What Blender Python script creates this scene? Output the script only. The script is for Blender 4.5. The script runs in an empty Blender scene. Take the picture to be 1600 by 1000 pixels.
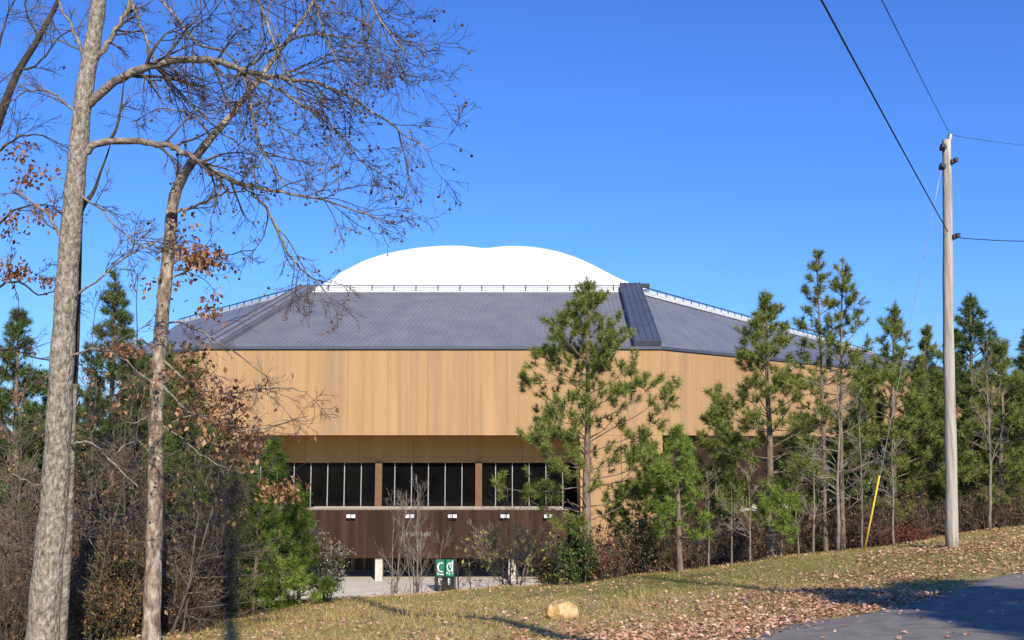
import bpy, math, random
import numpy as np
from mathutils import Matrix, Vector
SC = bpy.context.scene
COL = SC.collection
rad = math.radians

# ------------------------------------------------------------------ camera
EYE = 1.65
F = 1570.0
PITCH = math.atan(190.0 / F)
cam = bpy.data.cameras.new('camera')
cam.sensor_width = 36.0
cam.lens = 36.0 * F / 1600.0
cam.clip_start = 0.05
cam.clip_end = 4000.0
camo = bpy.data.objects.new('camera', cam)
COL.objects.link(camo)
camo.location = (0, 0, EYE)
camo.rotation_euler = (rad(90) + PITCH, 0, 0)
SC.camera = camo
# ------------------------------------------------------------------ light
SUN_AZ = 15.0     # degrees to the right of straight behind the viewer
SUN_EL = 33.0
sdir = Vector((math.sin(rad(SUN_AZ)) * math.cos(rad(SUN_EL)), -math.cos(rad(SUN_AZ)) * math.cos(rad(SUN_EL)), math.sin(rad(SUN_EL))))
world = bpy.data.worlds.new('World')
SC.world = world
world.use_nodes = True
wn = world.node_tree
wn.nodes.clear()
sky = wn.nodes.new('ShaderNodeTexSky')
sky.sky_type = 'NISHITA'
sky.sun_disc = False
sky.sun_elevation = rad(SUN_EL)
sky.sun_rotation = math.atan2(sdir.x, sdir.y)
sky.altitude = 200.0
sky.air_density = 1.35
sky.dust_density = 0.1
sky.ozone_density = 6.0
bg = wn.nodes.new('ShaderNodeBackground')
bg.inputs['Strength'].default_value = 0.125
wo = wn.nodes.new('ShaderNodeOutputWorld')
tint = wn.nodes.new('ShaderNodeMix')        # the camera's deep, saturated autumn blue, even over the whole sky
tint.data_type = 'RGBA'; tint.blend_type = 'MULTIPLY'
tint.inputs['Factor'].default_value = 1.0
tint.inputs['B'].default_value = (.37, .61, 1.1, 1)
wn.links.new(sky.outputs[0], tint.inputs['A'])
wn.links.new(tint.outputs['Result'], bg.inputs[0])
wn.links.new(bg.outputs[0], wo.inputs[0])
sl = bpy.data.lights.new('sun', 'SUN')
sl.energy = 4.6
sl.angle = rad(0.53)
sl.color = (1.0, 0.915, 0.77)
so = bpy.data.objects.new('sun', sl)
COL.objects.link(so)
so.rotation_euler = sdir.to_track_quat('Z', 'Y').to_euler()
so.location = (20, -40, 60)
SC.view_settings.view_transform = 'Standard'
SC.view_settings.look = 'None'
SC.view_settings.gamma = 1.0
SC.view_settings.use_curve_mapping = False
SC.view_settings.exposure = 0.35
SC.cycles.max_bounces = 6
SC.cycles.transparent_max_bounces = 6

# ------------------------------------------------------------------ helpers
CP, SP = math.cos(PITCH), math.sin(PITCH)
def at(px, py, Y):
    """world point at world depth Y seen at photo pixel (px, py)"""
    u = (px - 800.0) / F
    v = (500.0 - py) / F
    d = (u, CP - v * SP, SP + v * CP)
    k = Y / d[1]
    return np.array((d[0] * k, Y, EYE + d[2] * k))

_XC = [-60, -40, -7.9, -5.3, 1.66, 5.0, 8.3, 11.4, 13.2, 20, 40, 60]
_ZC = [-5.0, -4.0, -2.57, -2.41, -1.96, -1.63, -1.2, -.83, -.54, .1, 1.2, 1.5]
_EX = [-30, -6, 0, 2.41, 3.03, 3.96, 4.73, 5.48, 6.06, 6.72, 7.81, 8.67, 9.36, 12, 16, 60]
_EY = [-30, 2, 9.5, 13.04, 13.76, 14.9, 15.58, 15.88, 16.28, 16.72, 17.94, 18.8, 19.0, 19.5, 20.2, 24]
def yedge(x):
    return np.interp(x, _EX, _EY)
_rs = np.random.RandomState(5)
_W = [(_rs.uniform(.25, 1.6), _rs.uniform(0, 6.28), _rs.uniform(0, 6.28)) for _ in range(14)]
def lumps(x, y):
    s = 0
    for k, a, p in _W:
        s = s + np.sin(k * (x * math.cos(a) + y * math.sin(a)) + p) / (1 + 1.2 * k)
    return s / 4.0
def ground(x, y):
    x = np.asarray(x, float); y = np.asarray(y, float)
    zc = np.interp(x, _XC, _ZC)
    yy = np.clip(y, 0, 26)
    z = zc * yy / 26.0
    t = np.clip(y - 26, 0, None)
    z = z - .08 * t - .012 * t * t
    z = np.maximum(z, -60)
    k = .8
    z = -12.8 + k * np.logaddexp(0, (z + 12.8) / k)
    m = np.clip((y - yedge(x) - .1) / 2.0, 0, 1)
    return z + .09 * lumps(x, y) * m + .02 * lumps(x * 4 + 3, y * 4) * m

def link(o, parent=None):
    COL.objects.link(o)
    if parent is not None:
        o.parent = parent
    return o
def mesh_np(name, V, Fc, smooth=False):
    V = np.asarray(V, np.float32).reshape(-1, 3)
    me = bpy.data.meshes.new(name)
    if isinstance(Fc, list):
        loops = np.concatenate([f.reshape(-1) for f in Fc if len(f)])
        sizes = np.concatenate([np.full(len(f), f.shape[1]) for f in Fc if len(f)])
    else:
        loops = Fc.reshape(-1); sizes = np.full(len(Fc), Fc.shape[1])
    me.vertices.add(len(V)); me.vertices.foreach_set('co', V.reshape(-1))
    me.loops.add(len(loops)); me.loops.foreach_set('vertex_index', loops.astype(np.int32))
    me.polygons.add(len(sizes))
    st = np.zeros(len(sizes), np.int32); st[1:] = np.cumsum(sizes)[:-1]
    me.polygons.foreach_set('loop_start', st)
    me.polygons.foreach_set('use_smooth', np.full(len(sizes), bool(smooth)))
    me.update(calc_edges=True)
    me.validate()
    return me
def obj(name, me, mat, parent=None, **props):
    if mat is not None and not me.materials:
        me.materials.append(mat)
    o = bpy.data.objects.new(name, me)
    link(o, parent)
    for k, v in props.items():
        o[k] = v
    return o
def thing(name, loc, label, category, group=None, rotz=0):
    o = bpy.data.objects.new(name, None)
    o.empty_display_size = .3
    link(o)
    o.location = loc
    o.rotation_euler = (0, 0, rotz)
    o['label'] = label
    o['category'] = category
    if group:
        o['group'] = group
    return o
def copy_tree(root, loc, rotz=0, scale=1.0, label=None):
    r = root.copy(); COL.objects.link(r)
    r.location = loc; r.rotation_euler = (0, 0, rotz); r.scale = (scale,) * 3
    if label: r['label'] = label
    for ch in list(root.children):
        c = ch.copy(); COL.objects.link(c); c.parent = r
    return r

BOXF = np.array([[0, 3, 2, 1], [4, 5, 6, 7], [0, 1, 5, 4], [1, 2, 6, 5], [2, 3, 7, 6], [3, 0, 4, 7]])
def hexa(bottom, top):
    """closed hexahedron from 4 bottom + 4 top corners (counter-clockwise from above)"""
    return np.array(list(bottom) + list(top), float), BOXF
def boxv(x0, x1, y0, y1, z0, z1):
    return hexa([(x0, y0, z0), (x1, y0, z0), (x1, y1, z0), (x0, y1, z0)], [(x0, y0, z1), (x1, y0, z1), (x1, y1, z1), (x0, y1, z1)])
def box(name, x0, x1, y0, y1, z0, z1, mat, parent=None, origin=(0, 0, 0), **p):
    V, Fc = boxv(x0, x1, y0, y1, z0, z1)
    return obj(name, mesh_np(name, V - np.array(origin), Fc), mat, parent, **p)
def join(parts):
    Vs, Fs, n = [], [], 0
    for V, Fc in parts:
        Vs.append(V); Fs.append(Fc + n); n += len(V)
    return np.concatenate(Vs), Fs

class Tubes:
    def __init__(s):
        s.V, s.F, s.n = [], [], 0
    def add(s, P, R, sides=6, cap=True):
        P = np.asarray(P, float); R = np.asarray(R, float)
        if P.ndim == 2:
            P = P[None]; R = R[None]
        m, n, _ = P.shape
        T = np.empty_like(P)
        T[:, 1:-1] = P[:, 2:] - P[:, :-2]
        T[:, 0] = P[:, 1] - P[:, 0]; T[:, -1] = P[:, -1] - P[:, -2]
        T /= np.linalg.norm(T, axis=2, keepdims=True) + 1e-9
        mean = P[:, -1] - P[:, 0]
        ref = np.where((np.abs(mean[:, 2:3]) > .75 * np.linalg.norm(mean, axis=1, keepdims=True)), np.array([[1., .1, 0]]), np.array([[.05, .1, 1.]]))
        ref = np.repeat(ref[:, None], n, 1)
        A = np.cross(T, ref); A /= np.linalg.norm(A, axis=2, keepdims=True) + 1e-9
        B = np.cross(A, T)
        th = np.arange(sides) * 2 * math.pi / sides
        ring = P[:, :, None] + R[:, :, None, None] * (A[:, :, None] * np.cos(th)[None, None, :, None] - B[:, :, None] * np.sin(th)[None, None, :, None])
        s.V.append(ring.reshape(-1, 3))
        base = s.n + np.arange(m)[:, None, None] * (n * sides)
        i = np.arange(n - 1)[None, :, None] * sides
        j = np.arange(sides)[None, None]
        a = base + i + j; b = base + i + (j + 1) % sides
        s.F.append(np.stack([a, b, b + sides, a + sides], -1).reshape(-1, 4))
        if cap:
            off = s.n + np.arange(m)[:, None] * (n * sides)
            s.F.append((off + (n - 1) * sides + np.arange(sides)[None]))
            s.F.append((off + np.arange(sides)[None, ::-1]))
        s.n += m * n * sides
    def mesh(s, name, origin=(0, 0, 0), smooth=True):
        return mesh_np(name, np.concatenate(s.V) - np.array(origin), s.F, smooth)

def norm(v):
    return v / (np.linalg.norm(v, axis=-1, keepdims=True) + 1e-9)
def smooth_path(pts, n):
    """Catmull-Rom resample"""
    pts = np.asarray(pts, float)
    q = np.concatenate([[2 * pts[0] - pts[1]], pts, [2 * pts[-1] - pts[-2]]])
    t = np.linspace(0, len(pts) - 1 - 1e-6, n)
    i = t.astype(int); f = (t - i)[:, None]
    a, b, c, d = q[i], q[i + 1], q[i + 2], q[i + 3]
    return .5 * (2 * b + (c - a) * f + (2 * a - 5 * b + 4 * c - d) * f ** 2 + (3 * b - a - 3 * c + d) * f ** 3)
def children(P, R, k, t0, t1, ang, length, npts, wob, bias, rng, ratio=.6, rtip=.003, taper=.5, lenvar=.35, absolute=False, flat=None):
    """k side shoots on every parent polyline of the batch"""
    m, n, _ = P.shape
    t = rng.uniform(t0, t1, (m, k))
    idx = np.clip(t * (n - 1), 0, n - 1.001)
    i = idx.astype(int); f = (idx - i)[..., None]
    mi = np.arange(m)[:, None]
    base = P[mi, i] * (1 - f) + P[mi, i + 1] * f
    rb = R[mi, i] * (1 - f[..., 0]) + R[mi, i + 1] * f[..., 0]
    tan = norm(P[mi, i + 1] - P[mi, i])
    v = rng.normal(0, 1, tan.shape)
    if flat is not None:
        v[..., 2] *= flat
    v = norm(v - (v * tan).sum(-1, keepdims=True) * tan)
    a = np.radians(ang + rng.normal(0, ang * .22, (m, k)))[..., None]
    d = norm(np.cos(a) * tan + np.sin(a) * v)
    pl = np.linalg.norm(P[:, 1:] - P[:, :-1], axis=2).sum(1)[:, None]
    L = (length if absolute else length * pl) * (1 - taper * t) * rng.uniform(1 - lenvar, 1 + lenvar, (m, k))
    d = d.reshape(-1, 3); L = L.reshape(-1); p = base.reshape(-1, 3)
    out = [p]
    for j in range(npts - 1):
        d = norm(d + rng.normal(0, wob, d.shape) + np.array(bias) / (npts - 1))
        p = p + d * (L / (npts - 1))[:, None]
        out.append(p)
    PP = np.stack(out, 1)
    r0 = np.maximum(rb.reshape(-1) * ratio, rtip * 1.15)
    s = np.linspace(0, 1, npts)[None]
    RR = r0[:, None] * (1 - s) + rtip * s
    return PP, RR

def leaf_cards(pos, size, rng, droop=.5, fold=.25):
    """bent leaves of two triangles each"""
    n = len(pos)
    d = rng.normal(0, 1, (n, 3)); d[:, 2] -= droop * 2; d = norm(d)
    w = norm(np.cross(d, rng.normal(0, 1, (n, 3))))
    nn = np.cross(d, w)
    s = (size * rng.uniform(.65, 1.3, n))[:, None]
    a = pos; b = pos + d * s * .5 + w * s * .32 + nn * s * fold * .5
    c = pos + d * s; e = pos + d * s * .5 - w * s * .32 + nn * s * fold * .5
    V = np.stack([a, b, c, e], 1).reshape(-1, 3)
    k = np.arange(n)[:, None] * 4
    return V, np.concatenate([k + np.array([[0, 1, 2]]), k + np.array([[0, 2, 3]])], 0)

# ------------------------------------------------------------------ materials
def mat(name, c1, c2=None, scale=5.0, rough=.85, bump=0.0, bscale=None, detail=6, stretch=None, spec=.25, island=None, objrand=0.0, translucent=0.0, metallic=0.0, c3=None, coords='Object', contrast=(.35, .65), wet=None):
    m = bpy.data.materials.new(name)
    m.use_nodes = True
    nt = m.node_tree; N = nt.nodes; Lk = nt.links
    b = N['Principled BSDF']
    b.inputs['Roughness'].default_value = rough
    b.inputs['Specular IOR Level'].default_value = spec
    b.inputs['Metallic'].default_value = metallic
    b.inputs['Base Color'].default_value = (*c1, 1)
    tc = N.new('ShaderNodeTexCoord')
    mp = N.new('ShaderNodeMapping')
    if stretch: mp.inputs['Scale'].default_value = stretch
    Lk.new(tc.outputs[coords], mp.inputs['Vector'])
    colour = None
    if island is not None:
        g = N.new('ShaderNodeNewGeometry')
        r = N.new('ShaderNodeValToRGB')
        el = r.color_ramp.elements
        while len(el) < len(island): el.new(.5)
        for q, (p_, c_) in enumerate(island):
            el[q].position = p_; el[q].color = (*c_, 1)
        Lk.new(g.outputs['Random Per Island'], r.inputs[0])
        colour = r.outputs[0]
    elif c2 is not None:
        nz = N.new('ShaderNodeTexNoise')
        nz.inputs['Scale'].default_value = scale
        nz.inputs['Detail'].default_value = detail
        nz.inputs['Roughness'].default_value = .62
        Lk.new(mp.outputs[0], nz.inputs['Vector'])
        r = N.new('ShaderNodeValToRGB')
        el = r.color_ramp.elements
        el[0].position, el[1].position = contrast
        el[0].color = (*c1, 1); el[1].color = (*c2, 1)
        if c3 is not None:
            e = el.new(.5 * (contrast[0] + contrast[1])); e.color = (*c3, 1)
        Lk.new(nz.outputs['Fac'], r.inputs[0])
        colour = r.outputs[0]
    if colour is not None and objrand > 0:
        oi = N.new('ShaderNodeObjectInfo')
        mr = N.new('ShaderNodeMapRange')
        mr.inputs['To Min'].default_value = 1 - objrand; mr.inputs['To Max'].default_value = 1 + objrand
        Lk.new(oi.outputs['Random'], mr.inputs['Value'])
        mx = N.new('ShaderNodeMix'); mx.data_type = 'RGBA'; mx.blend_type = 'MULTIPLY'
        mx.inputs['Factor'].default_value = 1
        Lk.new(colour, mx.inputs['A']); Lk.new(mr.outputs[0], mx.inputs['B'])
        colour = mx.outputs['Result']
    if colour is not None:
        Lk.new(colour, b.inputs['Base Color'])
    if bump > 0:
        n2 = N.new('ShaderNodeTexNoise')
        n2.inputs['Scale'].default_value = bscale or scale * 3
        n2.inputs['Detail'].default_value = 8
        Lk.new(mp.outputs[0], n2.inputs['Vector'])
        bp = N.new('ShaderNodeBump')
        bp.inputs['Strength'].default_value = min(1.0, bump)
        bp.inputs['Distance'].default_value = .02 if bump <= 1 else .05
        Lk.new(n2.outputs['Fac'], bp.inputs['Height'])
        Lk.new(bp.outputs[0], b.inputs['Normal'])
    if translucent > 0:
        t = N.new('ShaderNodeBsdfTranslucent')
        if colour is not None: Lk.new(colour, t.inputs['Color'])
        else: t.inputs['Color'].default_value = (*c1, 1)
        ms = N.new('ShaderNodeMixShader')
        ms.inputs[0].default_value = translucent
        Lk.new(b.outputs[0], ms.inputs[1]); Lk.new(t.outputs[0], ms.inputs[2])
        Lk.new(ms.outputs[0], N['Material Output'].inputs['Surface'])
    return m

def wall_mat(name, a, b_, streak):
    """tan aggregate panel: speckle, vertical rain streaks and a tone for each panel"""
    m = mat(name, a, b_, scale=.55, rough=.9, bump=.35, bscale=9, objrand=.06, stretch=(1, 1, .12), coords='Object', detail=9)
    nt = m.node_tree; N = nt.nodes; Lk = nt.links
    b = N['Principled BSDF']
    src = b.inputs['Base Color'].links[0].from_socket
    tc = N.new('ShaderNodeTexCoord')
    mp = N.new('ShaderNodeMapping'); mp.inputs['Scale'].default_value = (1.3, 1.3, .035)
    nz = N.new('ShaderNodeTexNoise'); nz.inputs['Scale'].default_value = 1.1; nz.inputs['Detail'].default_value = 5
    Lk.new(tc.outputs['Object'], mp.inputs[0]); Lk.new(mp.outputs[0], nz.inputs['Vector'])
    r = N.new('ShaderNodeValToRGB')
    r.color_ramp.elements[0].position = .44; r.color_ramp.elements[0].color = (0, 0, 0, 1)
    r.color_ramp.elements[1].position = .68; r.color_ramp.elements[1].color = (.75, .75, .75, 1)
    Lk.new(nz.outputs['Fac'], r.inputs[0])
    mx = N.new('ShaderNodeMix'); mx.data_type = 'RGBA'
    Lk.new(r.outputs[0], mx.inputs['Factor']); Lk.new(src, mx.inputs['A']); mx.inputs['B'].default_value = (*streak, 1)
    sp = N.new('ShaderNodeTexNoise'); sp.inputs['Scale'].default_value = 7; sp.inputs['Detail'].default_value = 8; sp.inputs['Roughness'].default_value = .8
    Lk.new(tc.outputs['Object'], sp.inputs['Vector'])
    mr = N.new('ShaderNodeMapRange'); mr.inputs['From Min'].default_value = .3; mr.inputs['From Max'].default_value = .7; mr.inputs['To Min'].default_value = .82; mr.inputs['To Max'].default_value = 1.15
    Lk.new(sp.outputs['Fac'], mr.inputs['Value'])
    m2 = N.new('ShaderNodeMix'); m2.data_type = 'RGBA'; m2.blend_type = 'MULTIPLY'; m2.inputs['Factor'].default_value = 1
    Lk.new(mx.outputs['Result'], m2.inputs['A']); Lk.new(mr.outputs[0], m2.inputs['B'])
    Lk.new(m2.outputs['Result'], b.inputs['Base Color'])
    return m

M = {}
M['lawn'] = mat('lawn_soil', (.25, .18, .07), (.42, .30, .12), scale=2.2, c3=(.32, .25, .085), bump=.9, bscale=14, coords='Object', detail=10)
M['asphalt'] = mat('asphalt', (.185, .165, .142), (.27, .243, .21), scale=3.5, spec=.08, rough=.95, bump=.5, bscale=90, detail=12)
M['concrete'] = mat('pale_concrete', (.50, .45, .36), (.62, .56, .46), scale=.7, rough=.9, bump=.2, bscale=8)
M['tan'] = wall_mat('tan_aggregate', (.395, .237, .108), (.475, .29, .136), (.32, .215, .118))
M['ochre'] = wall_mat('ochre_panel', (.25, .155, .055), (.29, .18, .068), (.24, .16, .07))
M['band'] = wall_mat('ochre_band', (.44, .265, .10), (.50, .305, .12), (.42, .25, .10))
M['brown'] = mat('rusty_brown_panel', (.034, .019, .013), (.068, .037, .025), scale=1.6, rough=.75, stretch=(1, 1, .06), c3=(.048, .027, .019), spec=.1, objrand=.16, bump=.15)
M['column'] = mat('brown_column', (.15, .08, .04), (.20, .11, .055), scale=2, rough=.8)
M['roof'] = mat('grey_metal_roof', (.145, .145, .165), (.185, .185, .200), scale=.35, rough=.55, spec=.4, bump=.1, detail=9)
M['rib'] = mat('dark_metal_rib', (.055, .062, .085), (.075, .083, .11), scale=.4, rough=.5, spec=.45, detail=8)
M['darkmetal'] = mat('dark_metal', (.03, .032, .036), (.05, .05, .055), scale=3, rough=.55)
M['whitemetal'] = mat('white_flashing', (.50, .51, .50), (.68, .69, .68), scale=.8, rough=.6, detail=8, stretch=(1, 1, 3))
M['dome'] = mat('white_fabric', (.80, .80, .79), (.86, .86, .85), scale=.2, rough=.6, detail=4)
M['glass'] = mat('dark_glass', (.003, .003, .003), (.006, .006, .006), scale=.5, rough=.1, spec=.16)
M['mullion'] = mat('pale_mullion', (.30, .29, .27), (.38, .37, .34), scale=2, rough=.5)
M['doorframe'] = mat('bronze_frame', (.19, .14, .105), (.26, .19, .145), scale=2, rough=.6)
M['green'] = mat('green_banner', (.005, .16, .085), (.008, .20, .11), scale=1.5, rough=.6)
M['black'] = mat('black_panel', (.008, .008, .009), (.016, .015, .016), scale=2, rough=.6)
M['whitepaint'] = mat('white_paint', (.72, .74, .72), (.82, .83, .82), scale=3, rough=.6)
M['letter'] = mat('weathered_letter', (.14, .12, .105), (.24, .21, .185), scale=1.5, rough=.7)
M['rock'] = mat('ochre_stone', (.30, .18, .07), (.66, .50, .27), scale=5, rough=.95, spec=.1, bump=1.3, bscale=14, c3=(.52, .35, .14), detail=10)
M['pole'] = mat('weathered_pole', (.30, .26, .21), (.52, .47, .40), scale=3.0, rough=.9, bump=.8, bscale=14, stretch=(4, 4, .25), detail=10)
M['polegrey'] = mat('galvanised', (.35, .36, .37), (.5, .5, .5), scale=6, rough=.5, metallic=.6)
M['wire'] = mat('dark_wire', (.02, .022, .03), rough=.6)
M['yellow'] = mat('yellow_plastic', (.75, .48, .02), (.85, .56, .03), scale=3, rough=.5)
M['bark_pale'] = mat('pale_bark', (.11, .088, .068), (.50, .45, .37), scale=13, rough=.95, bump=1.6, bscale=18, stretch=(1.6, 1.6, .8), c3=(.29, .245, .19), detail=14, contrast=(.33, .70))
M['bark_limb'] = mat('limb_bark', (.13, .105, .082), (.36, .31, .25), scale=9, rough=.95, bump=1.2, bscale=20, c3=(.24, .20, .155))
M['bark_oak'] = mat('blotched_bark', (.10, .075, .055), (.50, .43, .33), scale=6, rough=.95, bump=1.5, bscale=10, stretch=(1.6, 1.6, .7), c3=(.27, .205, .15), detail=12)
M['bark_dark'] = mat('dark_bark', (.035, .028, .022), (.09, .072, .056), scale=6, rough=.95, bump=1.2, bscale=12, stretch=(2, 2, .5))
M['bark_twig'] = mat('twig_bark', (.075, .058, .045), (.17, .135, .105), scale=3, rough=.95)
M['bark_grey'] = mat('grey_twig_bark', (.14, .115, .09), (.29, .245, .195), scale=3, rough=.95)
M['bark_pine'] = mat('pine_bark', (.12, .085, .06), (.27, .205, .155), scale=7, rough=.95, bump=1.5, bscale=12, stretch=(1.5, 1.5, .5), detail=10)
M['cutwood'] = mat('cut_wood', (.62, .42, .22), (.74, .54, .31), scale=6, rough=.9)
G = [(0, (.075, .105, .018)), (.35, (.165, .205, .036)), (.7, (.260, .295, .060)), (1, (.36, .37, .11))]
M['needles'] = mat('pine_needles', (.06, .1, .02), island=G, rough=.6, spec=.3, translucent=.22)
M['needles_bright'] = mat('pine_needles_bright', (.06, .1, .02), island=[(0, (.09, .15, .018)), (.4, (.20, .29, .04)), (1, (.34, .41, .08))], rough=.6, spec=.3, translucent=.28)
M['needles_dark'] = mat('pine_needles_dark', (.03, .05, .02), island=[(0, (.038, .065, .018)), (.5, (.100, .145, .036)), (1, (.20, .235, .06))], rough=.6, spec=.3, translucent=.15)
M['leaf_brown'] = mat('dead_leaf', (.3, .15, .08), island=[(0, (.08, .038, .024)), (.4, (.18, .085, .050)), (.75, (.30, .155, .09)), (1, (.42, .25, .15))], rough=.8, translucent=.2)
M['leaf_rust'] = mat('rust_leaf', (.3, .15, .08), island=[(0, (.12, .055, .028)), (.4, (.27, .13, .065)), (.8, (.42, .22, .115)), (1, (.52, .33, .19))], rough=.8, translucent=.2)
M['leaf_litter'] = mat('fallen_leaf', (.3, .15, .08), island=[(0, (.24, .11, .06)), (.4, (.46, .25, .16)), (.8, (.60, .36, .25)), (1, (.72, .52, .36))], rough=.8, translucent=.1)
M['leaf_green'] = mat('evergreen_leaf', (.05, .08, .02), island=[(0, (.025, .045, .012)), (.5, (.055, .085, .02)), (1, (.12, .15, .035))], rough=.55, translucent=.15)
M['leaf_olive'] = mat('olive_leaf', (.1, .1, .03), island=[(0, (.05, .055, .015)), (.5, (.12, .12, .03)), (.8, (.22, .17, .05)), (1, (.28, .13, .05))], rough=.7, translucent=.25)
M['leaf_yellow'] = mat('yellow_leaf', (.4, .36, .08), island=[(0, (.26, .25, .06)), (1, (.55, .50, .16))], rough=.7, translucent=.3)
M['fluff'] = mat('pale_seed_fluff', (.6, .55, .45), island=[(0, (.38, .36, .27)), (1, (.72, .68, .58))], rough=.9, translucent=.2)
M['ball'] = mat('seed_ball', (.12, .075, .05), island=[(0, (.05, .03, .022)), (1, (.26, .16, .11))], rough=.9)
M['grass'] = mat('dry_grass', (.3, .25, .1), island=[(0, (.23, .20, .045)), (.25, (.38, .30, .08)), (.55, (.54, .40, .13)), (.85, (.64, .48, .19)), (1, (.74, .60, .29))], rough=.8, translucent=.25)
M['grass_green'] = mat('green_grass', (.1, .16, .04), island=[(0, (.10, .15, .03)), (.6, (.18, .22, .05)), (1, (.33, .31, .10))], rough=.75, translucent=.25)
M['redleaf'] = mat('red_leaf', (.2, .05, .04), island=[(0, (.10, .02, .02)), (1, (.28, .07, .05))], rough=.75, translucent=.25)

# ------------------------------------------------------------------ ground and road
def axis(lo, a, b, hi, fine, grow=1.35):
    s = list(np.arange(a, b + 1e-6, fine))
    st, v = fine, b
    while v < hi:
        st *= grow; v += st; s.append(min(v, hi))
    st, v = fine, a
    while v > lo:
        st *= grow; v -= st; s.insert(0, max(v, lo))
    return np.array(s)
gx = axis(-1500, -24, 28, 1500, .35)
gy = axis(-250, -2, 44, 2600, .35)
GX, GY = np.meshgrid(gx, gy)
GZ = ground(GX, GY)
V = np.stack([GX, GY, GZ], -1).reshape(-1, 3)
nx = len(gx)
ii = (np.arange(len(gy) - 1)[:, None] * nx + np.arange(nx - 1)[None]).reshape(-1)
obj('ground', mesh_np('ground', V, np.stack([ii, ii + 1, ii + nx + 1, ii + nx], -1), True), M['lawn'], kind='structure')

rx = np.arange(-9, 45, .35)
fr = np.linspace(0, 1, 60)
rs = np.random.RandomState(3)
edge = yedge(rx) + .05 * rs.normal(0, 1, len(rx)) + .12 * np.sin(rx * 2.1)
RXg = np.repeat(rx[:, None], 60, 1)
RYg = edge[:, None] * (1 - fr) + (-18) * fr
RZg = ground(RXg, np.minimum(RYg, yedge(rx)[:, None])) + .022
RZg[:, 0] -= .02
V = np.stack([RXg, RYg, RZg], -1).reshape(-1, 3)
ii = (np.arange(len(rx) - 1)[:, None] * 60 + np.arange(59)[None]).reshape(-1)
obj('road', mesh_np('road', V, np.stack([ii, ii + 1, ii + 61, ii + 60], -1)[:, ::-1], True), M['asphalt'], kind='structure')

TZ = at(600, 908, 103)[2]
box('terrace_pavement', -34, 4, 89, 112, -13.6, TZ, M['concrete'], kind='structure')

# grass, as real blades
rs = np.random.RandomState(11)
def blades(n, xr, yr, h, w, mask, seed, lean=.6):
    r = np.random.RandomState(seed)
    y = yr[0] + (yr[1] - yr[0]) * r.uniform(0, 1, n) ** 1.15
    x = r.uniform(xr[0], xr[1], n) * (.35 + .65 * y / yr[1])
    k = mask(x, y, r); x, y = x[k], y[k]; n = len(x)
    z = ground(x, y) - .004
    a = r.uniform(0, 6.28, n)
    hh = h * r.uniform(.5, 1.5, n)
    wx, wy = np.cos(a) * w, np.sin(a) * w
    lx, ly = r.normal(0, lean, n) * hh, r.normal(0, lean, n) * hh
    P = np.stack([np.stack([x - wx, y - wy, z], -1), np.stack([x + wx, y + wy, z], -1), np.stack([x + lx, y + ly, z + hh], -1)], 1)
    return P.reshape(-1, 3), np.arange(n * 3).reshape(-1, 3)
def off_road(x, y, r):
    return y > yedge(x) + .25 + r.exponential(.5, len(x))
def patch(x, y):
    return lumps(x * .55 + 11, y * .55) + .35 * lumps(x * 2 + 1, y * 2 + 7)
dry = blades(230000, (-19, 19), (6, 33), .055, .0055, lambda x, y, r: off_road(x, y, r) & (patch(x, y) < r.normal(.55, .4, len(x))), 1, .9)
obj('dry_grass', mesh_np('dry_grass', *dry), M['grass'], kind='stuff', label='short dry straw coloured grass covering the lawn', category='grass')
gm = lambda x, y, r: off_road(x, y, r) & (patch(x, y) > r.normal(.62, .3, len(x)))
grn = blades(230000, (-19, 19), (6, 33), .06, .006, gm, 2, .7)
g2 = blades(60000, (-19, 19), (21, 30), .07, .006, lambda x, y, r: (x > 2) & (patch(x, y) > r.normal(.2, .4, len(x))), 4, .7)
Vg, Fg = join([grn, g2])
obj('green_grass', mesh_np('green_grass', Vg, Fg), M['grass_green'], kind='stuff', label='green grass growing in patches through the dry lawn', category='grass')
# tall straw tufts
parts = []
for j, (px, py) in enumerate([(672, 972), (650, 966), (700, 972), (566, 955), (760, 962), (520, 972), (620, 985), (440, 975), (985, 948), (1010, 935)]):
    r = np.random.RandomState(50 + j)
    Y = 15.0
    for _ in range(40):
        p = at(px, py, Y)
        if p[2] < ground(p[0], Y): break
        Y += .3
    n = 60
    q = r.normal(0, .13, (n, 2)); a = r.uniform(0, 6.28, n); hh = r.uniform(.12, .34, n)
    x, y = p[0] + q[:, 0] * 1.6, Y + q[:, 1]
    z = ground(x, y)
    lx, ly = r.normal(0, .4, n) * hh, r.normal(0, .4, n) * hh
    P = np.stack([np.stack([x - np.cos(a) * .005, y - np.sin(a) * .005, z], -1), np.stack([x + np.cos(a) * .005, y + np.sin(a) * .005, z], -1), np.stack([x + lx, y + ly, z + hh], -1)], 1)
    parts.append((P.reshape(-1, 3), np.arange(n * 3).reshape(-1, 3)))
Vg, Fg = join(parts)
obj('straw_tufts', mesh_np('straw_tufts', Vg, Fg), M['grass'], kind='stuff', label='taller pale straw tufts standing in the dry lawn', category='grass')
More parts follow.
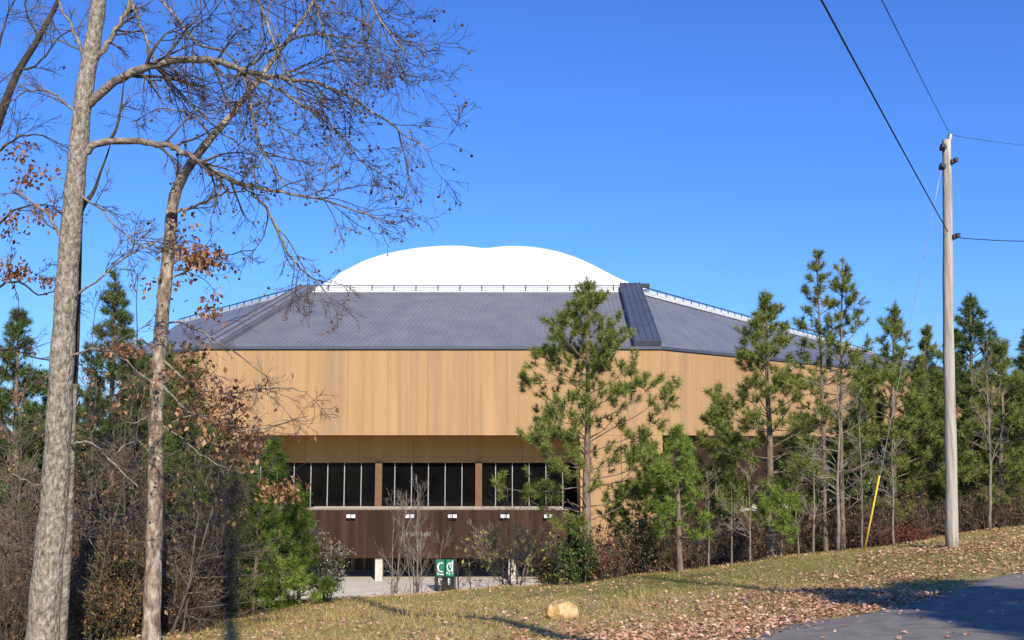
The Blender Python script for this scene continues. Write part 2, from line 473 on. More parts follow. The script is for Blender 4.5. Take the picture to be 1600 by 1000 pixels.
# fallen leaves
def litter(n, seed):
    r = np.random.RandomState(seed)
    y = r.uniform(7, 30, n); x = r.uniform(-16, 19, n) * (.4 + .6 * y / 30)
    dd = y - yedge(x)
    prob = np.where(dd > 0, .10 + .95 * np.exp(-(np.clip(dd - .5, 0, None) / 3.4) ** 2) * np.clip((x + 2.2) / 2.5, 0, 1), .02 + .6 * np.exp(dd / .22))
    prob = np.where((x > 6) & (dd > 0) & (dd < 6), np.maximum(prob, .55), prob)
    prob *= np.clip(.75 + .8 * lumps(x * 2.2, y * 2.2), .15, 1.3)
    k = r.uniform(0, 1, n) < prob
    x, y = x[k], y[k]; n = len(x)
    z = ground(x, y) + np.where(y < yedge(x), .028, r.uniform(.01, .05, n))
    pos = np.stack([x, y, z], -1)
    a = r.uniform(0, 6.28, n)
    d = norm(np.stack([np.cos(a), np.sin(a), r.normal(0, .3, n)], -1))
    w = norm(np.cross(d, np.stack([r.normal(0, .35, n), r.normal(0, .35, n), np.ones(n)], -1)))
    s = (.080 * r.uniform(.5, 1.4, n))[:, None]
    nn = np.cross(w, d) * s * r.uniform(-.1, .3, n)[:, None]
    Vv = np.stack([pos, pos + d * s * .5 + w * s * .34 + nn, pos + d * s, pos + d * s * .5 - w * s * .34 + nn], 1).reshape(-1, 3)
    kk = np.arange(n)[:, None] * 4
    return Vv, np.concatenate([kk + np.array([[0, 1, 2]]), kk + np.array([[0, 2, 3]])], 0)
obj('fallen_leaves', mesh_np('fallen_leaves', *litter(170000, 9)), M['leaf_litter'], kind='stuff', label='reddish brown fallen leaves strewn along the road edge', category='leaves')

# ------------------------------------------------------------------ arena
AZ = at(700, 546, 105)[2]            # eave
BZ = at(700, 680, 105)[2]            # underside of the overhanging wall
RZ = at(745, 452, 125)[2]            # roof ring
GZ0 = -13.2
xl, xr = at(312, 546, 105)[0], at(1033, 546, 105)[0]
E = [(-46., 118.5), (xl, 105.), (xr, 105.), (93., 177.5)]          # eave plan, left to right
RI = [(-53., 160.), (at(480, 452, 125)[0], 125.), (at(992, 452, 125)[0], 125.), (78., 217.)]
arena = thing('arena', (-8, 150, GZ0), 'huge tan arena with grey metal roof and white fabric dome', 'building')
AO = (-8, 150, GZ0)
def apart(name, V, Fc, m, smooth=False, parent=arena):
    return obj(name, mesh_np(name, np.asarray(V, float) - np.array(AO), Fc, smooth), m, parent)
def abox(name, x0, x1, y0, y1, z0, z1, m, parent=arena):
    V, Fc = boxv(x0, x1, y0, y1, z0, z1)
    return apart(name, V, Fc, m, parent=parent)
def lerp(a, b, t): return np.asarray(a, float) * (1 - t) + np.asarray(b, float) * t
# upper wall: panels along the three faces that show
def panels(p0, p1, ts, z0, z1, th=.3, gap=.02, m='tan', name='wall_panel', out=0.0):
    p0, p1 = np.array(p0), np.array(p1)
    d = (p1 - p0).astype(float); Ln = np.linalg.norm(d); d = d / Ln
    nrm = np.array([-d[1], d[0]])       # points to the inside of the building
    for a, b in zip(ts[:-1], ts[1:]):
        q0 = p0 + d * (a * Ln + gap / 2) - nrm * out; q1 = p0 + d * (b * Ln - gap / 2) - nrm * out
        q2, q3 = q1 + nrm * th, q0 + nrm * th
        V, Fc = hexa([(*q, z0) for q in (q0, q1, q2, q3)], [(*q, z1) for q in (q0, q1, q2, q3)])
        apart(name, V, Fc, M[m])
front_px = [312, 366, 421, 483, 545, 607, 669, 731, 793, 855, 910, 970, 1033]
tf = [(at(p, 546, 105)[0] - xl) / (xr - xl) for p in front_px]; tf[0] = 0; tf[-1] = 1
panels(E[1], E[2], tf, BZ, AZ)
panels(E[2], E[3], list(np.linspace(0, 1, 21)), BZ, AZ)
panels(E[0], E[1], list(np.linspace(0, 1, 6)), BZ, AZ)
# core behind the panels (closed prism, also the hidden sides)
back = [(93., 262.), (16., 330.), (-33., 330.), (-60., 262.)]
def inset(poly, d):
    c = np.mean(poly, 0); out = []
    for p in poly:
        v = np.array(p) - c
        out.append(c + v * (1 - d / np.linalg.norm(v)))
    return out
def prism(poly, z0, z1):
    n = len(poly)
    V = np.array([(*p, z0) for p in poly] + [(*p, z1) for p in poly])
    k = np.arange(n)
    return V, [np.stack([k, (k + 1) % n, (k + 1) % n + n, k + n], -1), (k + n)[None], k[::-1][None]]
outer = [E[0], E[1], E[2], E[3]] + back
V, Fc = prism(inset(outer, .62), BZ + .02, AZ - .02)
apart('upper_wall_core', V, Fc, M['ochre'])
# lower recessed volume
YR = 109.9
core = [(-43, 123), (xl - 5.5, YR + .3), (xr + 6.5, YR + .3), (86, 185)] + [tuple(p) for p in inset(back, 7)]
V, Fc = prism(core, GZ0, BZ)
apart('lower_wall', V, Fc, M['brown'])
# ochre band under the overhang
zt, zw, zs = BZ, at(700, 723, YR)[2], at(700, 793, YR)[2]
bx0, bx1 = at(372, 700, 105)[0], at(906, 700, 105)[0]
tp = np.linspace(bx0, bx1, 7)
for a, b in zip(tp[:-1], tp[1:]):
    abox('band_panel', a + .012, b - .012, YR, YR + .28, zw, zt - .01, M['band'])
# solid piers left and right of the recess
for a, b in ((xl, bx0), (bx1, xr)):
    n = 2
    for q in range(n):
        abox('pier_panel', a + (b - a) * q / n + .02, a + (b - a) * (q + 1) / n - .02, 105.02, 110.2, GZ0, BZ - .02, M['tan'])
# window band: panes, mullions, columns
mpx = [485.3 + 26.27 * k for k in range(-4, 17)]
mx = [at(p, 758, YR)[0] for p in mpx]
for a, b in zip(mx[:-1], mx[1:]):
    abox('window_pane', a + .05, b - .05, YR + .10, YR + .2, zs + .08, zw - .03, M['glass'])
for a in mx:
    abox('mullion', a - .045, a + .045, YR + .02, YR + .16, zs + .05, zw - .02, M['mullion'])
abox('window_sill', mx[0] - 1, mx[-1] + .6, YR - .15, YR + .25, zs - .25, zs + .05, M['doorframe'])
for p in (592, 748):
    c = at(p, 758, YR)[0]
    abox('column', c - .36, c + .36, YR - .45, YR - .002, zs + .06, zw - .02, M['column'])
# brown canopy with its fascia
zc1, zc0 = at(700, 797, 103)[2], at(700, 872, 103)[2]
cx0, cx1 = at(470, 830, 103)[0], at(887, 830, 103)[0]
abox('canopy_deck', cx0 + .1, cx1 - .1, 103.2, YR - .2, zc1 - .5, zc1 - .05, M['concrete'])
tp = np.linspace(cx0, cx1, 15)
for a, b in zip(tp[:-1], tp[1:]):
    abox('fascia_panel', a + .008, b - .008, 103, 103.18, zc0, zc1, M['brown'])
abox('fascia_cap', cx0 - .05, cx1 + .05, 102.94, 103.24, zc1 + .004, zc1 + .12, M['doorframe'])
abox('canopy_end', cx1 - .2, cx1 - .02, 103.2, YR - .1, zc0, zc1 - .02, M['brown'])
# entrance under the canopy
yd = 109.0
zd0 = TZ + .005
dpx = [470, 503, 531, 551, 569, 586, 612, 640, 668, 696, 724, 752, 780, 808, 836, 864, 886]
dx = [at(p, 890, yd)[0] for p in dpx]
for a, b in zip(dx[:-1], dx[1:]):
    abox('door_pane', a + .12, b - .12, yd + .05, yd + .12, zd0 + .35, zc0 - .25, M['glass'])
for k, a in enumerate(dx):
    w = .2 if k % 2 else .12
    abox('door_frame', a - w, a + w, yd - .04, yd + .1, zd0, zc0 - .02, M['doorframe'])
abox('door_plinth', dx[0], dx[-1], yd + .02, yd + .25, zd0, zd0 + .33, M['doorframe'])
abox('door_header', dx[0], dx[-1], yd + .02, yd + .25, zc0 - .24, zc0 - .03, M['doorframe'])
abox('canopy_soffit', cx0 + .1, cx1 - .3, 103.2, YR - .2, zc0 + .05, zc0 + .2, M['brown'])
for p in (592, 800):
    c = at(p, 890, 103.4)[0]
    abox('entrance_column', c - .36, c + .36, 103.25, 104, zd0, zc0 + .04, M['concrete'])
# floodlights
for p in (548.5, 640.5, 707, 789, 857):
    c = at(p, 806, 102.6)
    Vv, Ff = join([boxv(c[0] - .10, c[0] + .10, 102.72, 103.0, c[2] - .05, c[2] + .1)])
    fl = apart('floodlight', Vv, Ff, M['darkmetal'])
    for s in (-1, 1):
        cx = c[0] + s * .24
        Vv, Ff = hexa([(cx - .2, 102.5, c[2] - .2), (cx + .2, 102.5, c[2] - .2), (cx + .16, 102.75, c[2] - .14), (cx - .16, 102.75, c[2] - .14)],
                      [(cx - .2, 102.42, c[2] + .12), (cx + .2, 102.42, c[2] + .12), (cx + .16, 102.75, c[2] + .14), (cx - .16, 102.75, c[2] + .14)])
        obj('lamp_head', mesh_np('lamp_head', Vv - np.array(AO), Ff), M['whitepaint'], fl)
# weathered lettering, too worn to read
c0 = at(628, 835, 102.9); cw = (at(675, 835, 102.9)[0] - c0[0]) / 15
r = np.random.RandomState(4)
for k in range(15):
    if k in (3,): continue
    x0 = c0[0] + k * cw
    z0 = c0[2] - .2
    w = cw * .8
    st = [boxv(x0, x0 + w * .28, 102.9, 102.99, z0, z0 + .4)]
    if r.uniform() < .7: st.append(boxv(x0 + w * .72, x0 + w, 102.9, 102.99, z0, z0 + .4))
    st.append(boxv(x0 + w * .29, x0 + w * .71, 102.91, 102.98, z0 + r.choice([0, .16, .31]), z0 + r.choice([.2, .4])+.05))
    Vv, Ff = join(st)
    apart('letter', Vv, Ff, M['letter'])
# roof
def roofquad(e0, e1, r0, r1, name):
    q = lambda p, z: np.array((p[0], p[1], z))
    a, b, c, d = q(e0, AZ + .12), q(e1, AZ + .12), q(r1, RZ), q(r0, RZ)
    dn = np.array((0, 0, -.25))
    V, Fc = hexa([a + dn, b + dn, c + dn, d + dn], [a, b, c, d])
    o = apart(name, V, Fc, M['roof'])
    return o, (a, b, c, d)
def strip(name, a, d, wa, wd, h, m, axis_dir, parent=arena, lift=.004):
    """raised box strip lying on the roof from eave point a to ring point d"""
    a, d = np.array(a), np.array(d)
    w = np.array((float(axis_dir[0]), float(axis_dir[1]), 0.0)); w /= np.linalg.norm(w)
    up = np.cross(w, norm(d - a)); up *= np.sign(up[2])
    V, Fc = hexa([a - w * wa + up * lift, a + w * wa + up * lift, d + w * wd + up * lift, d - w * wd + up * lift],
                 [a - w * wa + up * h, a + w * wa + up * h, d + w * wd + up * h, d - w * wd + up * h])
    return apart(name, V, Fc, m, parent=parent)
SW = (.02, .022, .014); SH = (.03, .045, .02)
for (i, nseam, nm) in ((1, 78, 'roof_face'), (2, 70, 'roof_face'), (0, 22, 'roof_face')):
    ro, (a, b, c, d) = roofquad(E[i], E[i + 1], RI[i], RI[i + 1], nm)
    for k in range(1, nseam):
        t = k / nseam
        e_, r_ = lerp(a, b, t), lerp(d, c, t)
        strip('roof_seam', e_, lerp(e_, r_, .965), SW[i], SW[i], SH[i], M['roof'], (b - a)[:2], parent=ro)  # standing seam
# hidden back of the roof, kept simple
Vb = np.array([(*p, AZ + .1) for p in [E[3]] + back + [E[0]]] + [(*p, RZ) for p in [RI[3], (75, 245), (10, 300), (-28, 300), (-52, 245), RI[0]]])
kb = np.arange(5)
apart('roof_back', Vb, np.stack([kb, kb + 1, kb + 7, kb + 6], -1), M['roof'])
apart('roof_deck', np.array([(*p, RZ - .15) for p in RI + [(75, 245), (10, 300), (-28, 300), (-52, 245)]]), np.arange(8)[None], M['roof'])
# broad hip strips
q = lambda px, py, Y, z: np.array((at(px, py, Y)[0], Y, z))
ea, rb_ = (at(1012, 543, 105)[0], 105.02, AZ + .12), (at(984, 452, 125)[0], 125, RZ)
hs = strip('hip_strip', ea, rb_, 1.42, 1.3, .85, M['rib'], (1, 0))
for k in (-.98, -.5, 0, .5, .98):
    strip('hip_seam', np.array(ea) + (k * 1.36, 0, .88), np.array(rb_) + (k * 1.24, 0, .88), .03, .03, .13, M['rib'], (1, 0), parent=hs)
ea, rb_ = (at(327, 543, 105)[0], 105.02, AZ + .12), (at(482, 452, 125)[0], 125, RZ)
hs = strip('hip_strip', ea, rb_, 1.2, 1.1, .6, M['roof'], (1, 0))
for k in (-.95, 0, .95):
    strip('hip_seam', np.array(ea) + (k * 1.1, 0, .6), np.array(rb_) + (k * 1.0, 0, .6), .04, .04, .13, M['rib'], (1, 0), parent=hs)
# eave fascia
for i in range(3):
    p0, p1 = np.array(E[i]), np.array(E[i + 1])
    d = norm(p1 - p0); nr = np.array([-d[1], d[0]])
    ex = .18
    q0, q1 = p0 - nr * .18 - d * .05, p1 - nr * .18 + d * .05
    q2, q3 = p1 + nr * .4, p0 + nr * .4
    V, Fc = hexa([(*z, AZ + .004) for z in (q0, q1, q2, q3)], [(*z, AZ + .30) for z in (q0, q1, q2, q3)])
    apart('eave_trim', V, Fc, M['rib'])
    # ring: pale kerb, dark rail and posts
    p0, p1 = np.array(RI[i]), np.array(RI[i + 1])
    d = norm(p1 - p0); nr = np.array([-d[1], d[0]]); Ln = np.linalg.norm(p1 - p0)
    def ring(name, o0, o1, z0, z1, m):
        qq = (p0 - nr * o0, p1 - nr * o0, p1 - nr * o1, p0 - nr * o1)
        V, Fc = hexa([(*z, z0) for z in qq], [(*z, z1) for z in qq])
        apart(name, V, Fc, m)
    ring('ring_kerb', .5, -.1, RZ - .5, RZ + .18, M['whitemetal'])
    ring('ring_gutter', .1, -.5, RZ + .184, RZ + .32, M['roof'])
    ring('ring_rail', .42, .30, RZ + .40, RZ + .52, M['darkmetal'])
    ring('ring_step', 1.15, .52, RZ - .75, RZ - .36, M['whitemetal'])
    npost = int(Ln / 2.6)
    for k in range(npost + 1):
        cpt = p0 + d * (Ln * k / npost) - nr * .52
        abox('ring_post', cpt[0] - .06, cpt[0] + .06, cpt[1] - .06, cpt[1] + .06, RZ - .35, RZ + .40, M['darkmetal'])
# dome: heights fitted so that the two shallow lobes meet in a valley
DY, DAY = 160.0, 33.0
DOME_X, DOME_G = ([-25.8, -25.08, -24.41, -23.57, -22.62, -20.43, -17.93, -14.44, -11.77, -9.07, -6.79, -4.97, -3.89, -2.71, -.91, .91, 3.62, 6.31, 8.92, 11.02, 13.0, 14.49, 15.6, 16.88, 17.6], [0, 2.35, 2.85, 4.17, 5.47, 7.51, 8.65, 9.6, 9.99, 10.16, 10.1, 9.83, 9.66, 9.83, 10.1, 10.1, 9.83, 9.21, 8.08, 6.8, 5.09, 3.75, 3.01, 2.35, 0])
u = np.linspace(0, 1, 90)
xs = np.interp(u, np.linspace(0, 1, len(DOME_X)), DOME_X)
th = np.linspace(-math.pi / 2, math.pi / 2, 60)
yy = np.sin(th) * DAY
gg = np.interp(xs, DOME_X, DOME_G)
kern = np.array([1, 2, 3, 2, 1]) / 9.
gg2 = np.convolve(np.pad(gg, 2, mode='edge'), kern, 'valid'); gg = np.where((u < .06) | (u > .94), gg, gg2)
XX = np.repeat(xs[:, None], 60, 1); YY = np.repeat((DY + yy)[None], 90, 0)
ZZ = RZ + .1 + gg[:, None] * np.cos(th)[None] ** .8
V = np.stack([XX, YY, ZZ], -1).reshape(-1, 3)
ii = (np.arange(89)[:, None] * 60 + np.arange(59)[None]).reshape(-1)
apart('dome', V, np.stack([ii, ii + 60, ii + 61, ii + 1], -1), M['dome'], True)
# lightning rod
c = at(1003, 440, 126)
T = Tubes(); T.add([(c[0], 126, RZ), (c[0], 126, RZ + 1.6), (c[0], 126, RZ + 2.9)], [.05, .04, .03], 6)
apart('roof_antenna', np.concatenate(T.V), T.F, M['polegrey'])
abox('roof_box', c[0] - .2, c[0] + .9, 125.3, 126.2, RZ + .33, RZ + .8, M['darkmetal'])
# right wing ground floor: pale parapet and reddish base seen through the trees
p0, p1 = np.array((24., 108.)), np.array((64., 146.))
d = norm(p1 - p0); nr = np.array([-d[1], d[0]])
zpar = at(1130, 786, 118)[2]
def along(name, o0, o1, z0, z1, m):
    qq = (p0 + nr * o0, p1 + nr * o0, p1 + nr * o1, p0 + nr * o1)
    V, Fc = hexa([(*z, z0) for z in qq], [(*z, z1) for z in qq])
    apart(name, V, Fc, m)
along('side_wall', 0.1, .6, GZ0, zpar - .35, M['column'])
along('side_parapet', 0, .8, zpar - .346, zpar + .25, M['concrete'])

# ------------------------------------------------------------------ sign pylon
sy = 96.0
s0 = at(682, 874, sy); s1 = at(709.5, 874, sy)
zt, zm, zb = s0[2], at(690, 901, sy)[2], TZ
sgn = thing('sign_pylon', (float((s0[0] + s1[0]) / 2), sy, zb), 'green banner sign with white emblems over black panels at the entrance', 'sign')
SO = ((s0[0] + s1[0]) / 2, sy, zb)
def sbox(name, x0, x1, y0, y1, z0, z1, m):
    return box(name, x0, x1, y0, y1, z0, z1, m, sgn, SO)
wpx = (s1[0] - s0[0]) / 27.5
for k, (a, b) in enumerate(((0, 12.5), (15, 27.5))):
    x0, x1 = s0[0] + a * wpx, s0[0] + b * wpx
    gb = sbox('banner', x0, x1, sy - .04, sy, zm + .03, zt, M['green'])
    bp = sbox('lower_panel', x0 - .03, x1 + .03, sy - .03, sy + .02, zb + .02, zm, M['black'])
    cxm, czm, W, H = (x0 + x1) / 2, zm + (zt - zm) * .56, (x1 - x0), (zt - zm)
    T = Tubes()
    yq = sy - .06
    if k == 0:
        an = np.radians(np.linspace(60, 300, 18))
        T.add([(cxm + W * .10 + math.cos(t) * W * .42, yq, czm - H * .02 + math.sin(t) * H * .26) for t in an], [.045 + .05 * math.sin(math.pi * j / 17) for j in range(18)], 6)
        T.add([(x0 + W * .12, yq, zm + H * .15), (x1 - W * .1, yq, zm + H * .12)], [.06, .06], 6)
        T.add([(x0 + W * .12, yq, zm + H * .25), (x0 + W * .35, yq, zm + H * .12)], [.04, .04], 6)
    else:
        an = np.radians(np.linspace(20, 320, 20))
        T.add([(cxm + math.cos(t) * W * .36, yq, czm + math.sin(t) * H * .24) for t in an], [.055] * 20, 6)
        T.add([(cxm + W * .3, yq, zt - .12), (cxm + W * .3, yq, zm + H * .12)], [.05, .05], 6)
        T.add([(cxm - W * .05, yq, czm + H * .18), (cxm + W * .25, yq, czm - H * .2)], [.045, .045], 6)
        T.add([(cxm - W * .38, yq, zm + H * .28), (cxm - W * .36, yq, zm + H * .14)], [.05, .05], 6)
        T.add([(cxm - W * .1, yq, zm + H * .24), (cxm - W * .05, yq, zm + H * .08)], [.05, .05], 6)
    obj('emblem', T.mesh('emblem', SO), M['whitepaint'], gb)
    r = np.random.RandomState(8 + k)
    T = Tubes(); hz = zm - zb
    for j in range(5):
        z = zm - hz * (.12 + .1 * j)
        xx = x0 + W * .25
        T.add([(xx, sy - .035, z), (xx + W * r.uniform(.2, .5), sy - .035, z - r.uniform(-.04, .05))], [.03, .03], 4)
    T.add([(x0 + W * .3, sy - .035, zm - hz * .1), (x0 + W * .32, sy - .035, zm - hz * .55)], [.028, .028], 4)
    obj('lettering', T.mesh('lettering', SO), M['whitepaint'], bp)
for x in (s0[0] - .1, (s0[0] + s1[0]) / 2, s1[0] + .1):
    sbox('post', x - .05, x + .05, sy + .03, sy + .15, zb, zt + .06, M['black'])
sbox('backing', s0[0] - .03, s1[0] + .03, sy + .04, sy + .08, zb + .1, zt - .04, M['black'])

# ------------------------------------------------------------------ utility pole, guy and wires
def ray_ground(px, py, y0=6.0, y1=40.0):
    for Y in np.arange(y0, y1, .05):
        p = at(px, py, Y)
        if p[2] <= ground(p[0], Y):
            return np.array((p[0], Y, float(ground(p[0], Y))))
    return at(px, py, y1)
pb = ray_ground(1487, 857)
PY = pb[1]
pt = at(1478.5, 219, PY)
pole = thing('utility_pole', tuple(pb), 'tall weathered wooden utility pole standing on the grass verge', 'utility pole')
n = 26
ts_ = np.linspace(0, 1, n)
P = pb[None] * (1 - ts_[:, None]) + pt[None] * ts_[:, None]
P[0, 2] -= .3
P[:, 0] += .012 * np.sin(ts_ * 9)
T = Tubes(); T.add(P, PY / F * (9.6 - 2.9 * ts_) + .004 * np.sin(ts_ * 31), 20)
obj('shaft', T.mesh('shaft', pb), M['pole'], pole)
T = Tubes(); g0 = P.copy(); g0[:, 0] -= PY / F * (9.6 - 2.9 * ts_) + .006; g0[:, 1] -= .03
T.add(g0, np.full(n, .012), 5)
obj('ground_wire', T.mesh('ground_wire', pb), M['bark_dark'], pole)
T = Tubes(); tp_ = at(1484, 219, PY); tq = at(1484.5, 209.5, PY)
T.add([tp_ - (0, 0, .12), tp_, tq - (0, 0, .02), tq], [.03, .055, .06, .045], 10)
obj('top_insulator', T.mesh('top_insulator', pb), M['polegrey'], pole)
def clamp(px, py, name, sx):
    c = at(px, py, PY)
    Vv, Ff = join([boxv(c[0] - .05, c[0] + .05, PY - .16, PY + .05, c[2] - .05, c[2] + .05), boxv(c[0] + sx * .05 - .04, c[0] + sx * .05 + .04, PY - .22, PY - .10, c[2] - .028, c[2] + .07)])
    obj(name, mesh_np(name, Vv - pb, Ff), M['darkmetal'], pole)
clamp(1489, 371, 'wire_clamp', 1)
clamp(1486, 254, 'bolt', 1)
clamp(1472, 232, 'bracket', -1)
clamp(1471, 262, 'guy_clamp', -1)
def wire(name, pts, r, label, npt=40):
    p = smooth_path(pts, npt)
    T = Tubes(); T.add(p, np.full(len(p), r), 5)
    obj(name, T.mesh(name, p[0]), M['wire'], None, label=label, category='wire').location = p[0]
def span(a, b, sag, reach=1.0, n=14):
    t = np.linspace(0, 1, n)[:, None]
    p = a + (b - a) * t * reach
    p[:, 2] += -4 * sag * t[:, 0] * (1 - t[:, 0])
    return list(p)
w1 = span(at(1481, 362, PY - .17), at(1290, -6, 11.0), .16, 2.6)
wire('power_line', w1, .0125, 'thick dark cable rising left from the pole clamp across the sky', 70)
w2 = span(at(1484, 209, PY), at(1381, -4, 11.8), .10, 2.6)
wire('power_line', w2, .0065, 'thin wire rising left from the very top of the pole', 70)
w3 = [at(1492, 371, PY - .15), at(1530, 374, PY + 1), at(1600, 377, PY + 3), at(1800, 380, PY + 9)]
wire('power_line', w3, .012, 'dark cable leaving the pole clamp to the right edge')
w4 = [at(1485, 211, PY), at(1530, 218, PY + 1), at(1600, 227, PY + 3), at(1800, 248, PY + 9)]
wire('power_line', w4, .0055, 'faint wire from the pole top to the right edge')
ga = at(1471, 263, PY - .1); gb_ = at(1350, 856, 25.7); gb_[2] = float(ground(gb_[0], 25.7))
guy = thing('guy_wire', tuple(gb_), 'steel guy wire with yellow plastic guard staked left of the pole', 'guy wire')
T = Tubes(); T.add(smooth_path([gb_ - (0, 0, .1), gb_ * .5 + ga * .5 - (0, 0, .02), ga], 12), np.full(12, .0075), 5)
obj('cable', T.mesh('cable', gb_), M['polegrey'], guy)
g1 = gb_ * .8 + ga * .2
T = Tubes(); T.add([gb_ + (0, 0, .02), gb_ * .9 + ga * .1, g1], [.024, .022, .021], 10)
obj('yellow_guard', T.mesh('yellow_guard', gb_), M['yellow'], guy)

# ------------------------------------------------------------------ boulder
rp = ray_ground(873, 964)
import bmesh
bm = bmesh.new()
bmesh.ops.create_icosphere(bm, subdivisions=4, radius=1)
rr = np.random.RandomState(21)
cuts = [(norm(rr.normal(0, 1, 3)), rr.uniform(.70, .95)) for _ in range(30)]
for v in bm.verts:
    p = np.array(v.co)
    for nn, dd in cuts:
        e = p @ nn - dd
        if e > 0: p = p - nn * e * .9
    p *= 1 + .04 * math.sin(9 * p[0] + 4 * p[2]) * math.cos(7 * p[1])
    v.co = p * np.array((.35, .30, .27 + .06 * p[0]))
me = bpy.data.meshes.new('boulder'); bm.to_mesh(me); bm.free()
o = obj('boulder', me, M['rock'], None, label='pale ochre boulder lying on the dry lawn', category='rock')
o.location = rp + (0, 0, .06)

# ------------------------------------------------------------------ bare trees
def px_path(pts, Y, dY=0.0):
    n = len(pts)
    return [at(p[0], p[1], Y + dY * k / max(1, n - 1) + (p[2] if len(p) > 2 else 0)) for k, p in enumerate(pts)]

def limbs_to_tree(root, O, limbs, rng, mat_l, mat_t, k1=11, k2=6, k3=4, twig=.0032, ball_p=.0, leaf_p=0.0, leaf_mat=None, leaf_size=.1, drop=-.05, minlen=0):
    """limbs: list of (points, r0, r1). Adds limb meshes and one twig mass to the root"""
    TW = Tubes(); ends = []
    for pts, r0, r1 in limbs:
        n = max(14, len(pts) * 4)
        p = smooth_path(pts, n)
        p[1:-1] += rng.normal(0, .012, (n - 2, 3))
        R = r0 + (r1 - r0) * np.linspace(0, 1, n) ** .8
        T = Tubes(); T.add(p, R, 9)
        obj('limb', T.mesh('limb', O), mat_l, root)
        L = np.linalg.norm(p[1:] - p[:-1], axis=1).sum()
        kk = max(4, int(k1 * L / 3.0))
        a, ra = children(p[None], R[None], kk, .18, 1, 42, min(1.45, .46 * L), 7, .13, (0, 0, drop), rng, .5, twig * 1.3, .45, absolute=True)
        TW.add(a, ra, 4, cap=False)
        b, rb = children(a, ra, k2, .2, 1, 38, .48, 6, .16, (0, 0, drop), rng, .62, twig, .4)
        TW.add(b, rb, 3, cap=False)
        c, rc = children(b, rb, k3, .25, 1, 36, .5, 4, .16, (0, 0, drop * .5), rng, .8, twig * .8, .3)
        TW.add(c, rc, 3, cap=False)
        ends.append(c[:, -1]); ends.append(b[:, -1])
    obj('twigs', TW.mesh('twigs', O, False), mat_t, root, kind='stuff')
    return np.concatenate(ends)
def seed_balls(root, O, pos, rng, r=.021):
    t = np.array([(0, 0, 1), (.894, 0, .447), (.276, .851, .447), (-.724, .526, .447), (-.724, -.526, .447), (.276, -.851, .447), (.724, .526, -.447), (-.276, .851, -.447), (-.894, 0, -.447), (-.276, -.851, -.447), (.724, -.526, -.447), (0, 0, -1)])
    f = np.array([(0, 1, 2), (0, 2, 3), (0, 3, 4), (0, 4, 5), (0, 5, 1), (1, 6, 2), (2, 7, 3), (3, 8, 4), (4, 9, 5), (5, 10, 1), (6, 7, 2), (7, 8, 3), (8, 9, 4), (9, 10, 5), (10, 6, 1), (11, 7, 6), (11, 8, 7), (11, 9, 8), (11, 10, 9), (11, 6, 10)])
    n = len(pos)
    s = r * rng.uniform(.7, 1.25, n)
    V = (pos - np.array((0, 0, .03)))[:, None] + t[None] * s[:, None, None]
    Fc = np.arange(n)[:, None, None] * 12 + f[None]
    obj('seed_balls', mesh_np('seed_balls', V.reshape(-1, 3) - np.array(O), Fc.reshape(-1, 3)), M['ball'], root, kind='stuff')
def leaf_mass(root, O, pos, size, rng, m, name='leaves', droop=.6):
    V, Fc = leaf_cards(pos, size, rng, droop)
    obj(name, mesh_np(name, V - np.array(O), Fc), m, root, kind='stuff')

# --- the big pale trunk
rng = np.random.RandomState(101)
Y1 = 15.0
tr = px_path([(66, 1010), (74, 900), (85, 780), (93, 640), (101, 500), (110, 370), (120, 260), (131, 150), (146, 60), (158, -20), (168, -120), (178, -260)], Y1)
tr[0] = np.array((tr[0][0], Y1, ground(tr[0][0], Y1) - .2))
O1 = np.array((tr[0][0], Y1, float(ground(tr[0][0], Y1))))
t1 = thing('bare_tree', tuple(O1), 'tallest bare tree with pale twin trunk at left foreground', 'tree')
p = smooth_path(tr, 60)
wpx_ = np.interp(np.linspace(0, 1, 60), [0, .08, .25, .5, .7, .8, 1], [27, 22.5, 19, 15.5, 13, 11, 6])
R = wpx_ * Y1 / F * (1 + .05 * np.sin(np.arange(60) * 1.7))
T = Tubes(); T.add(p, R, 22)
obj('trunk', T.mesh('trunk', O1), M['bark_pale'], t1)
tr2 = px_path([(92, 1010), (98, 930), (105, 820), (110, 700), (115, 600)], Y1 + .12)
tr2[0][2] = ground(tr2[0][0], Y1) - .2
p2 = smooth_path(tr2, 24)
T = Tubes(); T.add(p2, np.linspace(11, 6, 24) * Y1 / F, 14)
obj('second_stem', T.mesh('second_stem', O1), M['bark_limb'], t1)
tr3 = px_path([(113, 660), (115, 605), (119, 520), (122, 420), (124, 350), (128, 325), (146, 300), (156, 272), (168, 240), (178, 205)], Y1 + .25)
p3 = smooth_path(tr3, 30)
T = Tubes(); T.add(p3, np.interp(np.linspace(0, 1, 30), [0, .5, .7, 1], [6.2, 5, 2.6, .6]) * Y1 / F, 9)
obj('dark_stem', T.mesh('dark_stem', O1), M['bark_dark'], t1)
k = Y1 / F
